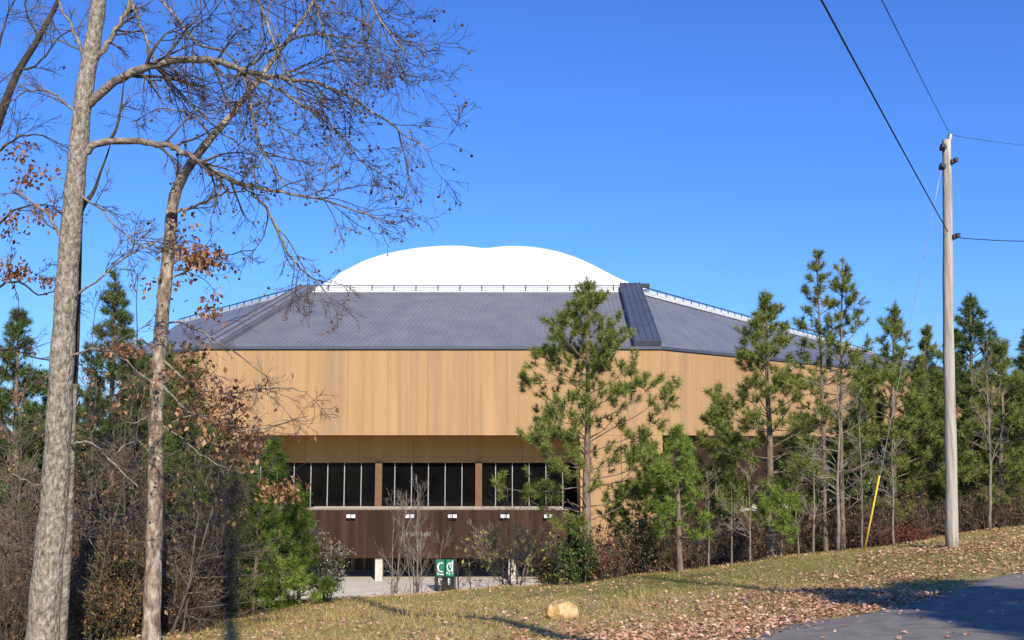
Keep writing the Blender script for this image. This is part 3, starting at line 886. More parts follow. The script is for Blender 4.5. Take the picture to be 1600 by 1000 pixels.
L1 = [
 ([(131, 168), (165, 138), (205, 113), (250, 100), (300, 92), (350, 98), (385, 112)], 7.5 * k, 5 * k, -.5),
 ([(385, 112), (440, 121), (500, 130), (560, 160), (620, 200), (672, 238)], 4.2 * k, .9 * k, -.6),
 ([(385, 112), (392, 160), (402, 215), (420, 255), (448, 290)], 4.0 * k, 1 * k, -.6),
 ([(392, 114), (450, 150), (510, 190), (545, 228), (575, 262)], 3 * k, .8 * k, -.3),
 ([(380, 110), (430, 75), (490, 55), (545, 60), (600, 85), (640, 130)], 2.8 * k, .8 * k, -.9),
 ([(131, 238), (158, 223), (200, 220), (240, 224), (275, 232), (310, 252), (350, 275), (385, 290)], 6.5 * k, 4 * k, .3),
 ([(385, 290), (440, 300), (500, 312), (560, 330), (620, 352)], 3 * k, .8 * k, .2),
 ([(385, 290), (412, 320), (440, 372), (462, 412), (495, 442), (520, 470)], 3 * k, .8 * k, .2),
 ([(150, 92), (178, 52), (200, 10), (215, -50)], 5 * k, 3 * k, .2),
 ([(205, 0), (228, 60), (250, 110), (300, 165), (345, 205), (400, 245)], 3 * k, .9 * k, .4),
 ([(215, -40), (270, 20), (310, 70), (360, 90), (420, 180), (470, 220)], 3 * k, .9 * k, -.4),
 ([(160, -30), (240, -70), (330, -50), (400, 0), (425, 60), (445, 110), (475, 155)], 5 * k, 1 * k, -.6),
 ([(170, -120), (280, -160), (400, -90), (480, -20), (505, 50), (530, 105)], 5 * k, 1 * k, -1.0),
 ([(170, -120), (330, -200), (480, -130), (560, -30), (600, 40), (640, 90)], 5 * k, 1 * k, -1.5),
 ([(140, 130), (120, 60), (100, 20), (80, -40)], 3.5 * k, 1.5 * k, .3),
 ([(106, 400), (88, 355), (58, 322), (15, 292)], 3.5 * k, 1 * k, -.3),
 ([(128, 190), (90, 150), (50, 140), (5, 165)], 2.5 * k, .9 * k, .4),
 ([(118, 300), (160, 330), (210, 380), (255, 395)], 2.2 * k, .8 * k, -.4),
 ([(108, 470), (150, 440), (200, 400), (255, 375)], 2.2 * k, .8 * k, -.6),
 ([(100, 560), (150, 545), (190, 560), (240, 600)], 2.2 * k, .8 * k, -.6),
 ([(112, 695), (140, 690), (180, 725), (215, 760)], 2.6 * k, .8 * k, -.4),
 ([(96, 730), (60, 760), (20, 740)], 2.0 * k, .8 * k, -.4),
]
limbs = [(px_path(a, Y1, d), r0, r1) for a, r0, r1, d in L1]
ends = limbs_to_tree(t1, O1, limbs, rng, M['bark_limb'], M['bark_twig'], k1=15, k2=7, k3=4)
sel = ends[(ends[:, 0] > -5.5)]
sel = sel[rng.uniform(0, 1, len(sel)) < .10]
seed_balls(t1, O1, sel, rng)

# --- second trunk, curving right
rng = np.random.RandomState(202)
Y2 = 16.5
tr = px_path([(236, 1000), (240, 880), (243, 750), (245, 620), (254, 490), (264, 390), (271, 315), (288, 272), (322, 225), (358, 183), (400, 130), (440, 75), (480, 20), (510, -40)], Y2)
O2 = np.array((tr[0][0], Y2, float(ground(tr[0][0], Y2))))
tr[0] = O2 - (0, 0, .2)
t2 = thing('bare_tree', tuple(O2), 'leaning bare oak with blotched bark and few dead leaves, trunk curving right', 'tree')
p = smooth_path(tr, 60)
R = np.interp(np.linspace(0, 1, 60), [0, .06, .3, .5, .6, .75, 1], [15, 12.5, 10.5, 8.5, 6.5, 4.5, 2]) * Y2 / F * (1 + .06 * np.sin(np.arange(60) * 2.3))
T = Tubes(); T.add(p, R, 18)
obj('trunk', T.mesh('trunk', O2), M['bark_oak'], t2)
k = Y2 / F
L2 = [
 ([(270, 332), (305, 322), (345, 304), (388, 297)], 3.2 * k, 1 * k, .3),
 ([(330, 215), (300, 180), (250, 170), (205, 190)], 2.2 * k, .8 * k, .6),
 ([(400, 130), (470, 105), (530, 80), (580, 90)], 2.2 * k, .8 * k, -.4),
 ([(440, 75), (420, 20), (430, -30)], 2 * k, .8 * k, .4),
 ([(275, 300), (278, 262), (277, 250)], 3 * k, 1.2 * k, 0),
 ([(258, 440), (300, 420), (345, 400), (400, 390)], 2.0 * k, .7 * k, -.4),
 ([(250, 560), (300, 600), (350, 615), (420, 605), (480, 612)], 2.4 * k, .7 * k, -.5),
 ([(246, 590), (290, 640), (370, 670), (430, 665), (480, 650)], 2.2 * k, .7 * k, -.5),
 ([(246, 545), (215, 530), (180, 545), (140, 540)], 2.0 * k, .7 * k, -.3),
 ([(252, 500), (300, 510), (350, 540), (420, 590)], 2 * k, .7 * k, -.6),
 ([(245, 640), (210, 660), (160, 650)], 1.8 * k, .7 * k, -.3),
 ([(246, 660), (290, 690), (330, 720), (380, 740)], 1.8 * k, .7 * k, -.5),
 ([(243, 720), (215, 690), (190, 700), (160, 735)], 1.8 * k, .7 * k, -.5),
 ([(262, 400), (230, 380), (190, 400)], 2 * k, .7 * k, -.3),
 ([(243, 690), (270, 660), (310, 650), (350, 655)], 1.8 * k, .7 * k, -.3),
]
limbs = [(px_path(a, Y2, d), r0, r1) for a, r0, r1, d in L2]
ends = limbs_to_tree(t2, O2, limbs, rng, M['bark_limb'], M['bark_twig'], k1=9, k2=6, k3=4, twig=.003)
clus = []
for (px, py, sx, sy_, n, dY) in [(312, 402, 38, 22, 380, -.3), (190, 545, 26, 9, 130, -.3), (215, 548, 10, 6, 25, 0), (300, 590, 45, 25, 60, -.4), (285, 350, 30, 40, 35, 0), (250, 450, 50, 30, 60, .3), (330, 480, 30, 25, 60, -.2), (330, 640, 60, 40, 220, -.3), (215, 600, 50, 40, 60, 0), (440, 765, 38, 16, 150, .6), (290, 560, 30, 30, 90, .2), (380, 690, 40, 40, 150, .2)]:
    q_ = np.stack([at(px + rng.normal(0, sx * .5), py + rng.normal(0, sy_ * .5), Y2 + dY + rng.normal(0, .25)) for _ in range(n)])
    clus.append(q_)
pos = np.concatenate(clus + [ends[rng.uniform(0, 1, len(ends)) < .035]])
leaf_mass(t2, O2, pos, .10, rng, M['leaf_rust'])

# --- dark bare tree at the left edge, further back
rng = np.random.RandomState(303)
Y3 = 19.0
tr = px_path([(-60, 1000), (-50, 700), (-40, 450), (-20, 260), (20, 130), (60, 60), (95, -10), (120, -100)], Y3)
O3 = np.array((tr[0][0], Y3, float(ground(tr[0][0], Y3))))
tr[0] = O3 - (0, 0, .2)
t3 = thing('bare_tree', tuple(O3), 'dark bare tree leaning in from the left edge with dead leaves', 'tree')
p = smooth_path(tr, 40)
T = Tubes(); T.add(p, np.linspace(11, 2, 40) * Y3 / F, 12)
obj('trunk', T.mesh('trunk', O3), M['bark_dark'], t3)
k = Y3 / F
L3 = [([(-20, 260), (20, 220), (60, 210), (120, 240)], 2.5 * k, .7 * k, 0), ([(-30, 380), (20, 330), (70, 320), (110, 345)], 2.5 * k, .7 * k, .4),
 ([(-40, 470), (20, 440), (60, 460), (100, 450)], 2.5 * k, .7 * k, -.3), ([(30, 110), (60, 100), (90, 60), (130, 40)], 2.4 * k, .7 * k, 0),
 ([(0, 190), (-5, 100), (10, 30), (30, -20)], 2.8 * k, .8 * k, .3), ([(60, 60), (40, 10), (60, -40)], 2 * k, .7 * k, 0), ([(-45, 560), (10, 545), (60, 560), (130, 570)], 2.5 * k, .7 * k, -.3)]
limbs = [(px_path(a, Y3, d), r0, r1) for a, r0, r1, d in L3]
ends = limbs_to_tree(t3, O3, limbs, rng, M['bark_dark'], M['bark_dark'], k1=10, k2=6, k3=4, twig=.0035)
clus = [ends[rng.uniform(0, 1, len(ends)) < .02]]
for (px, py, sx, sy_, n) in [(30, 235, 30, 20, 70), (60, 270, 40, 15, 60), (15, 350, 25, 30, 90), (25, 425, 30, 18, 160), (70, 330, 35, 20, 60), (75, 440, 16, 12, 50), (40, 280, 15, 15, 40)]:
    clus.append(np.stack([at(px + rng.normal(0, sx * .5), py + rng.normal(0, sy_ * .5), Y3 + rng.normal(0, .3)) for _ in range(n)]))
leaf_mass(t3, O3, np.concatenate(clus), .10, rng, M['leaf_brown'])

# generic small bare tree / sapling standing on the ground
def bare_small(px, top_py, Y, seed, r0=.05, label='', spread=.5, k=9, twigmat='bark_grey', leaves=0, leafmat='leaf_brown', lean=0, stems=1, group=None, name='bare_sapling', base_px=None, ang=38, leafsize=.09, start=.3, up=.25, cat='tree', z_ground=None):
    rng = np.random.RandomState(seed)
    b = at(base_px if base_px is not None else px, 800, Y); b[2] = float(ground(b[0], Y)) if z_ground is None else z_ground
    top = at(px, top_py, Y)
    root = thing(name, tuple(b), label, cat, group)
    TW = Tubes(); ends = []
    H = top[2] - b[2]
    for s in range(stems):
        off = rng.normal(0, .12 if stems > 1 else 0, 2)
        tp_ = top + (rng.normal(0, spread * .5 if stems > 1 else .02), rng.normal(0, spread * .4 if stems > 1 else .02), -abs(rng.normal(0, .12)) * H * (s > 0))
        bb = b + (off[0], off[1], -.1)
        n = 12
        tt = np.linspace(0, 1, n)[:, None]
        p = bb * (1 - tt) + tp_ * tt
        p[1:-1, :2] += np.cumsum(rng.normal(0, .012 * H / 3, (n - 2, 2)), 0)
        R = r0 * (1 - .85 * np.linspace(0, 1, n)) * (1 if s == 0 else rng.uniform(.6, .9))
        T = Tubes(); T.add(p, R, 8)
        obj('trunk' if stems == 1 else 'stem', T.mesh('trunk', b), M[twigmat], root)
        a, ra = children(p[None], R[None], k, start, .98, ang, spread, 7, .10, (0, 0, up), rng, .5, .005, .45, absolute=True)
        TW.add(a, ra, 4, cap=False)
        c, rc = children(a, ra, 5, .2, 1, 36, .5, 5, .13, (0, 0, up * .6), rng, .65, .0035, .4)
        TW.add(c, rc, 3, cap=False)
        d, rd = children(c, rc, 3, .25, 1, 34, .5, 4, .14, (0, 0, up * .4), rng, .8, .003, .3)
        TW.add(d, rd, 3, cap=False)
        ends += [c[:, -1], d[:, -1], c[:, 2]]
    obj('twigs', TW.mesh('twigs', b, False), M[twigmat], root, kind='stuff')
    if leaves:
        e = np.concatenate(ends)
        e = e[rng.randint(0, len(e), leaves)] + rng.normal(0, .05, (leaves, 3))
        leaf_mass(root, b, e, leafsize, rng, M[leafmat])
    return root

# ------------------------------------------------------------------ pines
def pine(px, top_py, Y, seed, spread, label, base=.25, m='needles', dens=1.0, group=None, base_px=None, z_ground=None, trunk_r=None, sparse_top=False, needle=.18, link_it=True, nper=56, droop=0.0, whorl=.43, dead=6, nb1=8, nb2=3, turn=.3):
    rng = np.random.RandomState(seed)
    b = at(base_px if base_px is not None else px, 850, Y)
    b[2] = float(ground(b[0], Y)) if z_ground is None else z_ground
    top = at(px, top_py, Y)
    H = top[2] - b[2]
    root = thing('pine_tree', tuple(b), label, 'tree', group)
    n = 26
    tt = np.linspace(0, 1, n)[:, None]
    p = (b - (0, 0, .2)) * (1 - tt) + (top - (0, 0, .15)) * tt
    p[1:-1, :2] += np.cumsum(rng.normal(0, .012, (n - 2, 2)), 0) * np.sin(tt[1:-1] * math.pi)
    tr_ = trunk_r or H * .0165
    R = tr_ * (1 - .9 * np.linspace(0, 1, n) ** .9) + .008
    T = Tubes(); T.add(p, R, 12)
    obj('trunk', T.mesh('trunk', b), M['bark_pine'], root)
    BR = Tubes(); shoots = []
    h = H * base
    bp, br = [], []
    while h < H * .985:
        f = (h / H - base) / (1 - base)         # 0 crown base .. 1 top
        nb = rng.randint(3, 6) if f > .05 else 3
        prof = (1 - f) ** .78 * (.6 + .5 * min(1, f * 3.2 + .1))
        az0 = rng.uniform(0, 6.28)
        for q_ in range(nb):
            if rng.uniform() > dens * .92 + .05: continue
            az = az0 + q_ * 6.28 / nb + rng.normal(0, .35)
            L = max(.22, spread * prof * rng.uniform(.62, 1.18))
            el = rad(8 + 48 * f ** 1.2 + rng.normal(0, 7) - droop * (1 - f) * 20)
            d = np.array((math.cos(az) * math.cos(el), math.sin(az) * math.cos(el), math.sin(el)))
            i0 = min(n - 1.001, (h + rng.normal(0, .06)) / H * (n - 1)); i1 = int(max(0, i0)); ff = i0 - i1
            pos = p[i1] * (1 - ff) + p[i1 + 1] * ff
            pts = [pos]
            for j in range(7):
                d = norm(d + rng.normal(0, .07, 3) + np.array((0, 0, .075 if j > 2 else -.02)))
                pos = pos + d * L / 7; pts.append(pos)
            bp.append(pts); br.append(np.linspace(min(.022, .008 + L * .011), .005, 8))
        h += whorl * rng.uniform(.75, 1.25) * (1 - .35 * f)
    bp, br = np.array(bp), np.array(br)
    BR.add(bp, br, 5, cap=False)
    L = np.linalg.norm(bp[:, -1] - bp[:, 0], axis=1)
    s1, r1 = children(bp, br, nb1, .38, 1, 52, .50, 6, .09, (0, 0, turn), rng, .55, .004, .62, flat=.45)
    long = np.linalg.norm(s1[:, -1] - s1[:, 0], axis=1)
    keep = rng.uniform(0, 1, len(s1)) < np.clip(long / .28, .15, 1)
    s1, r1 = s1[keep], r1[keep]
    BR.add(s1, r1, 4, cap=False)
    s2, r2 = children(s1, r1, nb2, .45, 1, 46, .5, 4, .10, (0, 0, turn), rng, .7, .0035, .4, flat=.6)
    l2 = np.linalg.norm(s2[:, -1] - s2[:, 0], axis=1)
    s2, r2 = s2[l2 > .13], r2[l2 > .13]
    if len(s2): BR.add(s2, r2, 3, cap=False)
    for S in (bp, s1, s2):
        if len(S): shoots.append((S[:, -1], norm(S[:, -1] - S[:, -2])))
    shoots.append((np.array([top - (0, 0, .15)]), np.array([(0, 0, 1.)])))
    if dead:
        dp, dr = children(p[None], R[None], dead, .04, base * 1.05 + .02, 80, .8, 6, .12, (0, 0, -.1), rng, .25, .006, .2, absolute=True)
        BR.add(dp, dr, 4, cap=False)
        d2, dr2 = children(dp, dr, 3, .3, .9, 40, .4, 4, .1, (0, 0, 0), rng, .6, .004)
        BR.add(d2, dr2, 3, cap=False)
    obj('branches', BR.mesh('branches', b, False), M['bark_pine'], root, kind='stuff')
    pos = np.concatenate([s[0] for s in shoots]); dr_ = np.concatenate([s[1] for s in shoots])
    ns = len(pos)
    sl_ = rng.uniform(.12, .24, ns)
    s = rng.uniform(-.8, .5, (ns, nper))
    base_ = pos[:, None] + dr_[:, None] * (s * sl_[:, None])[..., None]
    v = rng.normal(0, 1, (ns, nper, 3))
    v = norm(v - (v * dr_[:, None]).sum(-1, keepdims=True) * dr_[:, None])
    ph = np.radians(rng.uniform(18, 92, (ns, nper)) - 22 * s)[..., None]
    nd = norm(np.cos(ph) * dr_[:, None] + np.sin(ph) * v + np.array((0, 0, -.06)))
    ln = needle * rng.uniform(.7, 1.15, (ns, nper))[..., None]
    w = norm(np.cross(nd, rng.normal(0, 1, nd.shape))) * .0085
    tri = np.stack([base_ - w, base_ + w, base_ + nd * ln], 2).reshape(-1, 3)
    obj('needles', mesh_np('needles', tri - b, np.arange(len(tri)).reshape(-1, 3)), M[m], root, kind='stuff')
    return root

pine(917, 432, 29, 11, 3.0, 'tall open-branched pine in front of the arena wall at centre', base=.22, base_px=915, trunk_r=.155, nper=62, dens=1, whorl=.50, nb1=7, nb2=2, turn=.65, needle=.19)
pine(1197, 452, 28.5, 12, 2.2, 'broad pine right of the centre, in front of the tan side wall', base=.2, m='needles', trunk_r=.13, base_px=1202, whorl=.5, nb1=7, nb2=2, turn=.6, nper=60)
pine(1275, 388, 29.5, 13, 1.35, 'left of two slender pines rising highest above the right woods', base=.45, dens=.85, trunk_r=.075, base_px=1290, whorl=.55, nb1=5, nb2=1, turn=.8, nper=60)
pine(1316, 400, 30.2, 14, 1.45, 'right of two slender pines rising highest above the right woods', base=.4, dens=.85, trunk_r=.075, whorl=.55, nb1=5, nb2=1, turn=.8, nper=60)
pine(1058, 665, 27.6, 15, 1.15, 'small bright green pine beside the tall centre pine', base=.28, m='needles_bright', trunk_r=.09, whorl=.36, base_px=1062)
pD = pine(1398, 468, 31.5, 16, 2.0, 'full bushy pine just left of the guy wire', base=.12, dens=1, turn=.6, nb1=6)
pine(1448, 505, 33, 17, 1.9, 'bushy pine between the guy wire and the utility pole', base=.1, turn=.6, nb1=6)
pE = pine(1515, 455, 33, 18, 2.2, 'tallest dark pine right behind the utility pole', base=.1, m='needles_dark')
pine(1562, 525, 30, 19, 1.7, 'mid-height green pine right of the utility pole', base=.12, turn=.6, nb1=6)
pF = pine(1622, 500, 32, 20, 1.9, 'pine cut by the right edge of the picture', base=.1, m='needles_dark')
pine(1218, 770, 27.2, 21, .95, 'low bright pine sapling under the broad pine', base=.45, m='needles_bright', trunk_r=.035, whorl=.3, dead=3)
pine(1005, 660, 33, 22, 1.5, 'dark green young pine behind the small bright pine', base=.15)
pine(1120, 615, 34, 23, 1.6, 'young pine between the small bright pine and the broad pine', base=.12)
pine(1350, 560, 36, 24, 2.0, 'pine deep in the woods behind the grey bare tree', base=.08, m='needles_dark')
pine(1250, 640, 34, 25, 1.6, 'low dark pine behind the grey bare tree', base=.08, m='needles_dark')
# left
pine(428, 682, 24.5, 31, 1.15, 'bright green young pine at the left corner of the arena', base=.06, m='needles_bright', whorl=.33, trunk_r=.06)
pine(398, 740, 23.5, 32, .95, 'shorter bright pine sapling beside the young pine at left', base=.05, m='needles_bright', whorl=.3, trunk_r=.05)
pine(470, 770, 25.5, 33, .9, 'small bright pine sapling nearest the brown fascia', base=.05, m='needles_bright', whorl=.3, trunk_r=.05)
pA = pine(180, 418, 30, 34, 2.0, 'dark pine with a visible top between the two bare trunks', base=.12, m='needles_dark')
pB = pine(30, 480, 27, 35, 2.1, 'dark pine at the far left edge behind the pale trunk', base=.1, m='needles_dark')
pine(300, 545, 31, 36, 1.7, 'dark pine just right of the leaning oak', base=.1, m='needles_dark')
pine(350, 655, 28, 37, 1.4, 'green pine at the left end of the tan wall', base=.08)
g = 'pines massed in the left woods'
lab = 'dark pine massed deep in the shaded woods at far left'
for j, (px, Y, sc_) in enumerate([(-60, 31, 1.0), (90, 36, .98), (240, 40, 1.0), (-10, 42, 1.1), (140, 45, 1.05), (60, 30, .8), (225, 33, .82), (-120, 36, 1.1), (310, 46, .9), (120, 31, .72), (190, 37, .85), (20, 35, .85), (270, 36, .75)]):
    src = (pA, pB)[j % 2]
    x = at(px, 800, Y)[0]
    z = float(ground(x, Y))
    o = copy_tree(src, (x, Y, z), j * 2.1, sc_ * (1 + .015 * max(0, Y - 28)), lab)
    o['group'] = g
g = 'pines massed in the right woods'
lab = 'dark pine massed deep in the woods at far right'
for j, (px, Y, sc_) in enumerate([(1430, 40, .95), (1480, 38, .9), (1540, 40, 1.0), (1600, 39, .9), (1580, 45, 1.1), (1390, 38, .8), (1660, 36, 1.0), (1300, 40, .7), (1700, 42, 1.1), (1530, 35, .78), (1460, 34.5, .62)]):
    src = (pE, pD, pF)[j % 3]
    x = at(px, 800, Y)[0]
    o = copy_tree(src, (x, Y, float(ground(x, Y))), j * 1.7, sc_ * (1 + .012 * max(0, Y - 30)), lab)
    o['group'] = g

# ------------------------------------------------------------------ bare saplings and brush
bare_small(1308, 600, 27.0, 41, .062, 'grey bare tree with spreading twiggy crown left of the guy wire', spread=1.35, k=34, ang=55, start=.28, up=.15)
bare_small(1345, 640, 27.8, 42, .045, 'slim grey bare sapling just left of the yellow guard', spread=.9, k=20, ang=50, start=.3)
bare_small(1545, 560, 27.5, 43, .05, 'slim pale bare tree standing right of the utility pole', spread=1.0, k=18, ang=32, start=.3, up=.5)
bare_small(1270, 690, 27.0, 44, .035, 'thin bare sapling left of the grey bare tree', spread=.8, k=16, ang=55, start=.25)
bare_small(1395, 690, 28.0, 45, .04, 'thin bare sapling right of the yellow guard', spread=.8, k=14, ang=50, start=.3)
bare_small(1170, 740, 27.2, 46, .032, 'thin bare sapling left of the broad pine trunk', spread=.7, k=12, start=.3, ang=50)
bare_small(1140, 760, 27.5, 47, .028, 'second thin bare sapling left of the broad pine trunk', spread=.6, k=10, start=.3, ang=50)
bare_small(1245, 760, 27.3, 48, .028, 'thin bare sapling right of the broad pine trunk', spread=.6, k=10, start=.3, ang=50)
bare_small(1105, 740, 28, 49, .03, 'thin bare sapling right of the small bright pine', spread=.7, k=12, start=.3, ang=50)
bare_small(605, 765, 60, 51, .10, 'bare grey tree left before the brown fascia', spread=2.0, k=20, ang=36, start=.25, up=.5, stems=2)
bare_small(645, 740, 62, 52, .10, 'bare multi-stemmed tree before the worn lettering', spread=2.1, k=16, ang=32, start=.25, up=.5, stems=3)
bare_small(672, 830, 58, 53, .06, 'low bare shrub tree beside the green banner', spread=1.5, k=12, ang=34, start=.2, up=.5, stems=3)
bare_small(790, 770, 62, 54, .11, 'dark bare tree before the right half of the fascia', spread=2.6, k=20, ang=45, start=.3, twigmat='bark_dark', stems=2)
bare_small(742, 790, 66, 55, .07, 'dark slender bare tree right of the green banner', spread=1.8, k=14, ang=38, start=.3, twigmat='bark_dark', stems=2)
bare_small(800, 835, 34, 56, .035, 'pale arching sapling with a few yellow leaves before the fascia', spread=1.1, k=11, ang=40, start=.3, up=.4, stems=6, leaves=260, leafmat='leaf_yellow', leafsize=.14, base_px=815)
bare_small(865, 850, 38, 57, .03, 'thin pale stems left of the tall centre pine', spread=.9, k=9, ang=38, start=.3, stems=4, leaves=260, leafmat='leaf_olive')

# leafy bushes: clumps of leaves round short stems
def bush(px, top_py, Y, seed, w, label, leafmat='leaf_olive', n=1600, size=.075, stems=9, twigmat='bark_twig', base_py=None, group=None, name='bush', fluff=0, extra=0, droop=.3, gz=None):
    rng = np.random.RandomState(seed)
    b = at(px, 900, Y); b[2] = float(ground(b[0], Y)) if gz is None else gz
    H = max(.5, at(px, top_py, Y)[2] - b[2])
    root = thing(name, tuple(b), label, 'bush', group)
    az = rng.uniform(0, 6.28, stems); rr_ = np.sqrt(rng.uniform(0, 1, stems)) * w
    p0 = b + np.stack([np.cos(az) * rr_ * .35, np.sin(az) * rr_ * .35, np.full(stems, -.1)], -1)
    p1 = b + np.stack([np.cos(az) * rr_, np.sin(az) * rr_, H * rng.uniform(.6, 1, stems) * (1 - .3 * (rr_ / w) ** 2)], -1)
    t = np.linspace(0, 1, 8)[None, :, None]
    P = p0[:, None] * (1 - t) + p1[:, None] * t + rng.normal(0, .05, (stems, 8, 3)) * t * (1.2 - t)
    R = np.repeat(np.linspace(.018, .005, 8)[None], stems, 0)
    T = Tubes(); T.add(P, R, 5, cap=False)
    a, ra = children(P, R, 9, .15, 1, 48, .42, 6, .14, (0, 0, .1), rng, .6, .004, .3)
    T.add(a, ra, 3, cap=False)
    c, rc = children(a, ra, 4, .2, 1, 42, .5, 4, .16, (0, 0, .05), rng, .8, .0032, .3)
    T.add(c, rc, 3, cap=False)
    obj('stems', T.mesh('stems', b, False), M[twigmat], root, kind='stuff')
    e = np.concatenate([c.reshape(-1, 3), a[:, 2:].reshape(-1, 3)])
    if n:
        q_ = e[rng.randint(0, len(e), n)] + rng.normal(0, .06, (n, 3))
        leaf_mass(root, b, q_, size, rng, M[leafmat], droop=droop)
    if extra:
        q_ = e[rng.randint(0, len(e), extra)] + rng.normal(0, .06, (extra, 3))
        leaf_mass(root, b, q_, size * 1.1, rng, M['leaf_brown'], 'dead_leaves')
    if fluff:
        tip = np.concatenate([c[:, -1], a[:, -1]])
        q_ = tip[rng.randint(0, len(tip), fluff)] + rng.normal(0, .03, (fluff, 3))
        leaf_mass(root, b, q_, .05, rng, M['fluff'], 'seed_fluff', -.2)
    return root
bush(503, 838, 26.5, 61, .62, 'bush tipped with pale seed fluff beside the small pines', 'leaf_olive', 1500, .06, 14, fluff=1500)
bush(905, 830, 28, 62, .5, 'dark evergreen bush at the foot of the tall centre pine', 'leaf_green', 3000, .085, 10)
bush(955, 835, 28.2, 63, .8, 'brown tangled bush right of the tall centre pine', 'leaf_brown', 1200, .07, 14, extra=0)
bush(870, 840, 36, 64, .9, 'olive bush at the right end of the brown fascia', 'leaf_olive', 1800, .09, 12)
bush(1005, 800, 30, 65, 1.0, 'tangled dark bush behind the small bright pine', 'leaf_green', 1200, .08, 14, extra=500)
bush(760, 870, 60, 66, 1.4, 'dark evergreen bush right of the green banner', 'leaf_green', 1800, .16, 12)
bush(720, 885, 56, 67, .8, 'small dark bush at the foot of the green banner', 'leaf_green', 700, .14, 9)
lab_r = 'brown twiggy brush filling the shade under the right hand pines'
b0 = bush(1090, 800, 30, 71, 1.1, lab_r, 'leaf_brown', 380, .08, 18, group='brush under the right pines')
for j, (px, Y, s) in enumerate([(1140, 31, 1), (1180, 32, 1.1), (1230, 31, 1), (1280, 31.5, 1.1), (1330, 31, 1), (1370, 30, .9), (1410, 30.5, 1), (1450, 30, .9), (1040, 31, 1), (1540, 29.5, .8), (1580, 29.5, .8), (1500, 30, .8), (1160, 36, 1.6), (1260, 36, 1.6), (1090, 36, 1.6), (1350, 36, 1.5), (1010, 35, 1.5), (960, 34, 1.3)]):
    x = at(px, 800, Y)[0]
    copy_tree(b0, (x, Y, float(ground(x, Y))), j * 1.3, s)
bush(1420, 835, 28.5, 72, .8, 'reddish leaved bush low between yellow guard and utility pole', 'redleaf', 1200, .06, 12)
lab_l = 'brown and olive thicket brush under the left bare trees'
b1 = bush(150, 830, 19, 73, 1.1, lab_l, 'leaf_olive', 2000, .075, 26, group='thicket under the left trees', extra=800)
b2 = bush(60, 800, 20, 74, 1.2, 'brown twiggy thicket brush under the left bare trees', 'leaf_brown', 650, .075, 34, group='brown thicket under the left trees')
for j, (px, Y, s) in enumerate([(10, 18, .9), (190, 18, .85), (270, 20, .9), (120, 22, 1.1), (200, 23, 1.2), (40, 24, 1.2), (300, 23, .9), (150, 17, .6), (-30, 22, 1.2)]):
    x = at(px, 800, Y)[0]
    o = copy_tree(b1, (x, Y, float(ground(x, Y))), j * 1.9 + .5, s)
    o.scale = (s * (1.25, .9, 1.1)[j % 3], s, s * (.7, 1.2, .9, 1.05)[j % 4])
for j, (px, Y, s) in enumerate([(110, 19.5, .9), (230, 21, 1.0), (320, 22, .8), (0, 21, 1.1), (160, 24, 1.4), (260, 25, 1.3), (60, 26, 1.5), (340, 26, 1.1), (20, 16.5, .6), (300, 19, .55)]):
    x = at(px, 800, Y)[0]
    o = copy_tree(b2, (x, Y, float(ground(x, Y))), j * 1.9 + .2, s)
    o.scale = (s * (1.2, .9, 1.0)[j % 3], s, s * (1.25, .8, 1.0, .9)[j % 4])
# dead-leaved saplings in the left thicket
for j, (px, ty, Y, lv, lab_) in enumerate([
    (150, 590, 22, 300, 'young oak holding brown leaves between the two bare trunks'),
    (40, 600, 21, 300, 'young oak holding brown leaves left of the pale trunk'),
    (300, 590, 22, 380, 'young oak holding brown leaves just right of the leaning trunk'),
    (345, 620, 24, 350, 'young oak holding brown leaves against the left end of the tan wall'),
    (200, 640, 20, 220, 'low young oak with brown leaves close to the leaning trunk'),
    (395, 690, 25, 300, 'thin dead-leaved sapling among the young pines at left')]):
    bare_small(px, ty, Y, 80 + j, .04, lab_, spread=1.2, k=22, ang=58, start=.15, leaves=lv, twigmat='bark_twig', leafsize=.1, up=.05)
for j, (px, ty, Y, lab_) in enumerate([(215, 420, 24, 'slender dark bare sapling left of the leaning trunk'), (340, 700, 22.5, 'dark thin sapling right of the leaning trunk'), (355, 760, 21.5, 'short dark sapling at the lawn edge at left'), (150, 470, 26, 'slender dark bare sapling behind the pale trunk')]):
    bare_small(px, ty, Y, 95 + j, .04, lab_, spread=1.0, k=16, ang=48, start=.3, twigmat='bark_dark')
for j, (px, ty, Y, lv, lab_) in enumerate([
    (60, 640, 18.2, 60, 'thin tangled sapling just left of the pale trunk base'),
    (135, 700, 17.2, 50, 'low twiggy sapling just right of the pale trunk base'),
    (190, 610, 18.8, 70, 'twiggy sapling midway between the two bare trunks'),
    (285, 690, 18.0, 90, 'low twiggy sapling just right of the leaning trunk base'),
    (330, 660, 20.5, 110, 'twiggy sapling at the lawn edge behind the leaning trunk'),
    (15, 700, 16.8, 40, 'low twiggy sapling at the lower left corner')]):
    bare_small(px, ty, Y, 130 + j, .028, lab_, spread=1.3, k=20, ang=62, start=.08, leaves=lv, twigmat='bark_twig', leafsize=.085, up=.1, stems=2)
# cut log
lp = ray_ground(205, 980)
log = thing('cut_log', tuple(lp), 'short cut log with pale sawn end near the leaning trunk', 'log')
lc = at(205, 971, lp[1] - .2)
T = Tubes(); T.add([lc, lc + (-.02, .3, -.03), lc + (-.1, .9, -.12)], [.085, .09, .09], 16)
obj('bark', T.mesh('bark', lp), M['bark_dark'], log)
T = Tubes(); T.add([lc + (0, -.012, 0), lc + (0, -.002, 0)], [.078, .08], 16)
obj('sawn_end', T.mesh('sawn_end', lp), M['cutwood'], log)

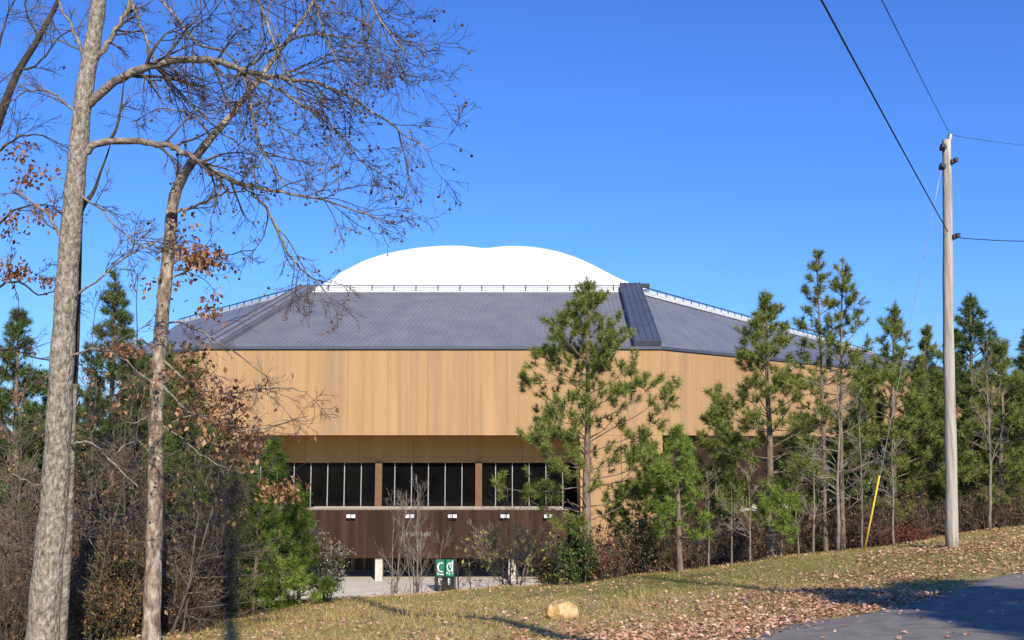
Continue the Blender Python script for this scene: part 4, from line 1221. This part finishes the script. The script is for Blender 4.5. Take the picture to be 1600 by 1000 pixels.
# ------------------------------------------------------------------ trees behind the viewer whose shadows reach the lawn and road
def shade_tree(x, y, H, seed, label, r0=.16, limbs_n=9, leaves=0, spread=2.2, kink=None, z0=.35, top=.98):
    rng = np.random.RandomState(seed)
    b = np.array((x, y, float(ground(x, y))))
    root = thing('roadside_tree', tuple(b), label, 'tree')
    n = 20
    tt = np.linspace(0, 1, n)[:, None]
    p = b - (0, 0, .1) + tt * np.array((0, 0, H)) + np.stack([.12 * np.sin(tt[:, 0] * 5 + seed), .1 * np.cos(tt[:, 0] * 4), 0 * tt[:, 0]], -1)
    if kink: p[:, 0] += kink[1] * np.clip((p[:, 2] - kink[0]) / 1.0, 0, 1)
    R = r0 * (1 - .7 * tt[:, 0])
    T = Tubes(); T.add(p, R, 12)
    obj('trunk', T.mesh('trunk', b), M['bark_pale'], root)
    a, ra = children(p[None], R[None], limbs_n, z0, top, 52, spread, 9, .08, (0, 0, .25), rng, .45, .012, .4, absolute=True)
    T = Tubes(); T.add(a, ra, 6)
    c, rc = children(a, ra, 7, .2, 1, 40, .45, 6, .12, (0, 0, .1), rng, .6, .006, .4)
    T.add(c, rc, 4, cap=False)
    d, rd = children(c, rc, 5, .2, 1, 38, .5, 4, .12, (0, 0, .05), rng, .8, .005, .3)
    T.add(d, rd, 3, cap=False)
    obj('branches', T.mesh('branches', b, False), M['bark_twig'], root, kind='stuff')
    if leaves:
        e = np.concatenate([d.reshape(-1, 3), c.reshape(-1, 3)])
        q_ = e[rng.randint(0, len(e), leaves)] + rng.normal(0, .08, (leaves, 3))
        leaf_mass(root, b, q_, .16, rng, M['leaf_green'])
shade_tree(11.6, -.4, 11.0, 400, 'leafy roadside tree beside the viewer shading the asphalt', r0=.2, leaves=60000, spread=3.0, limbs_n=34, z0=.32)
shade_tree(10.9, -1.0, 19.0, 403, 'tall thin bare roadside tree beside the viewer with a long shadow', r0=.24, limbs_n=7, spread=2.2, z0=.62)
shade_tree(5.75, -4.5, 20.5, 401, 'bare crooked roadside tree behind the viewer casting a trunk shadow', r0=.30, limbs_n=4, spread=1.4, z0=.93, kink=(13.9, -1.25))
shade_tree(1.2, -4.5, 19.0, 402, 'straight bare roadside tree behind the viewer casting a trunk shadow', r0=.27, limbs_n=5, spread=1.6, z0=.86)
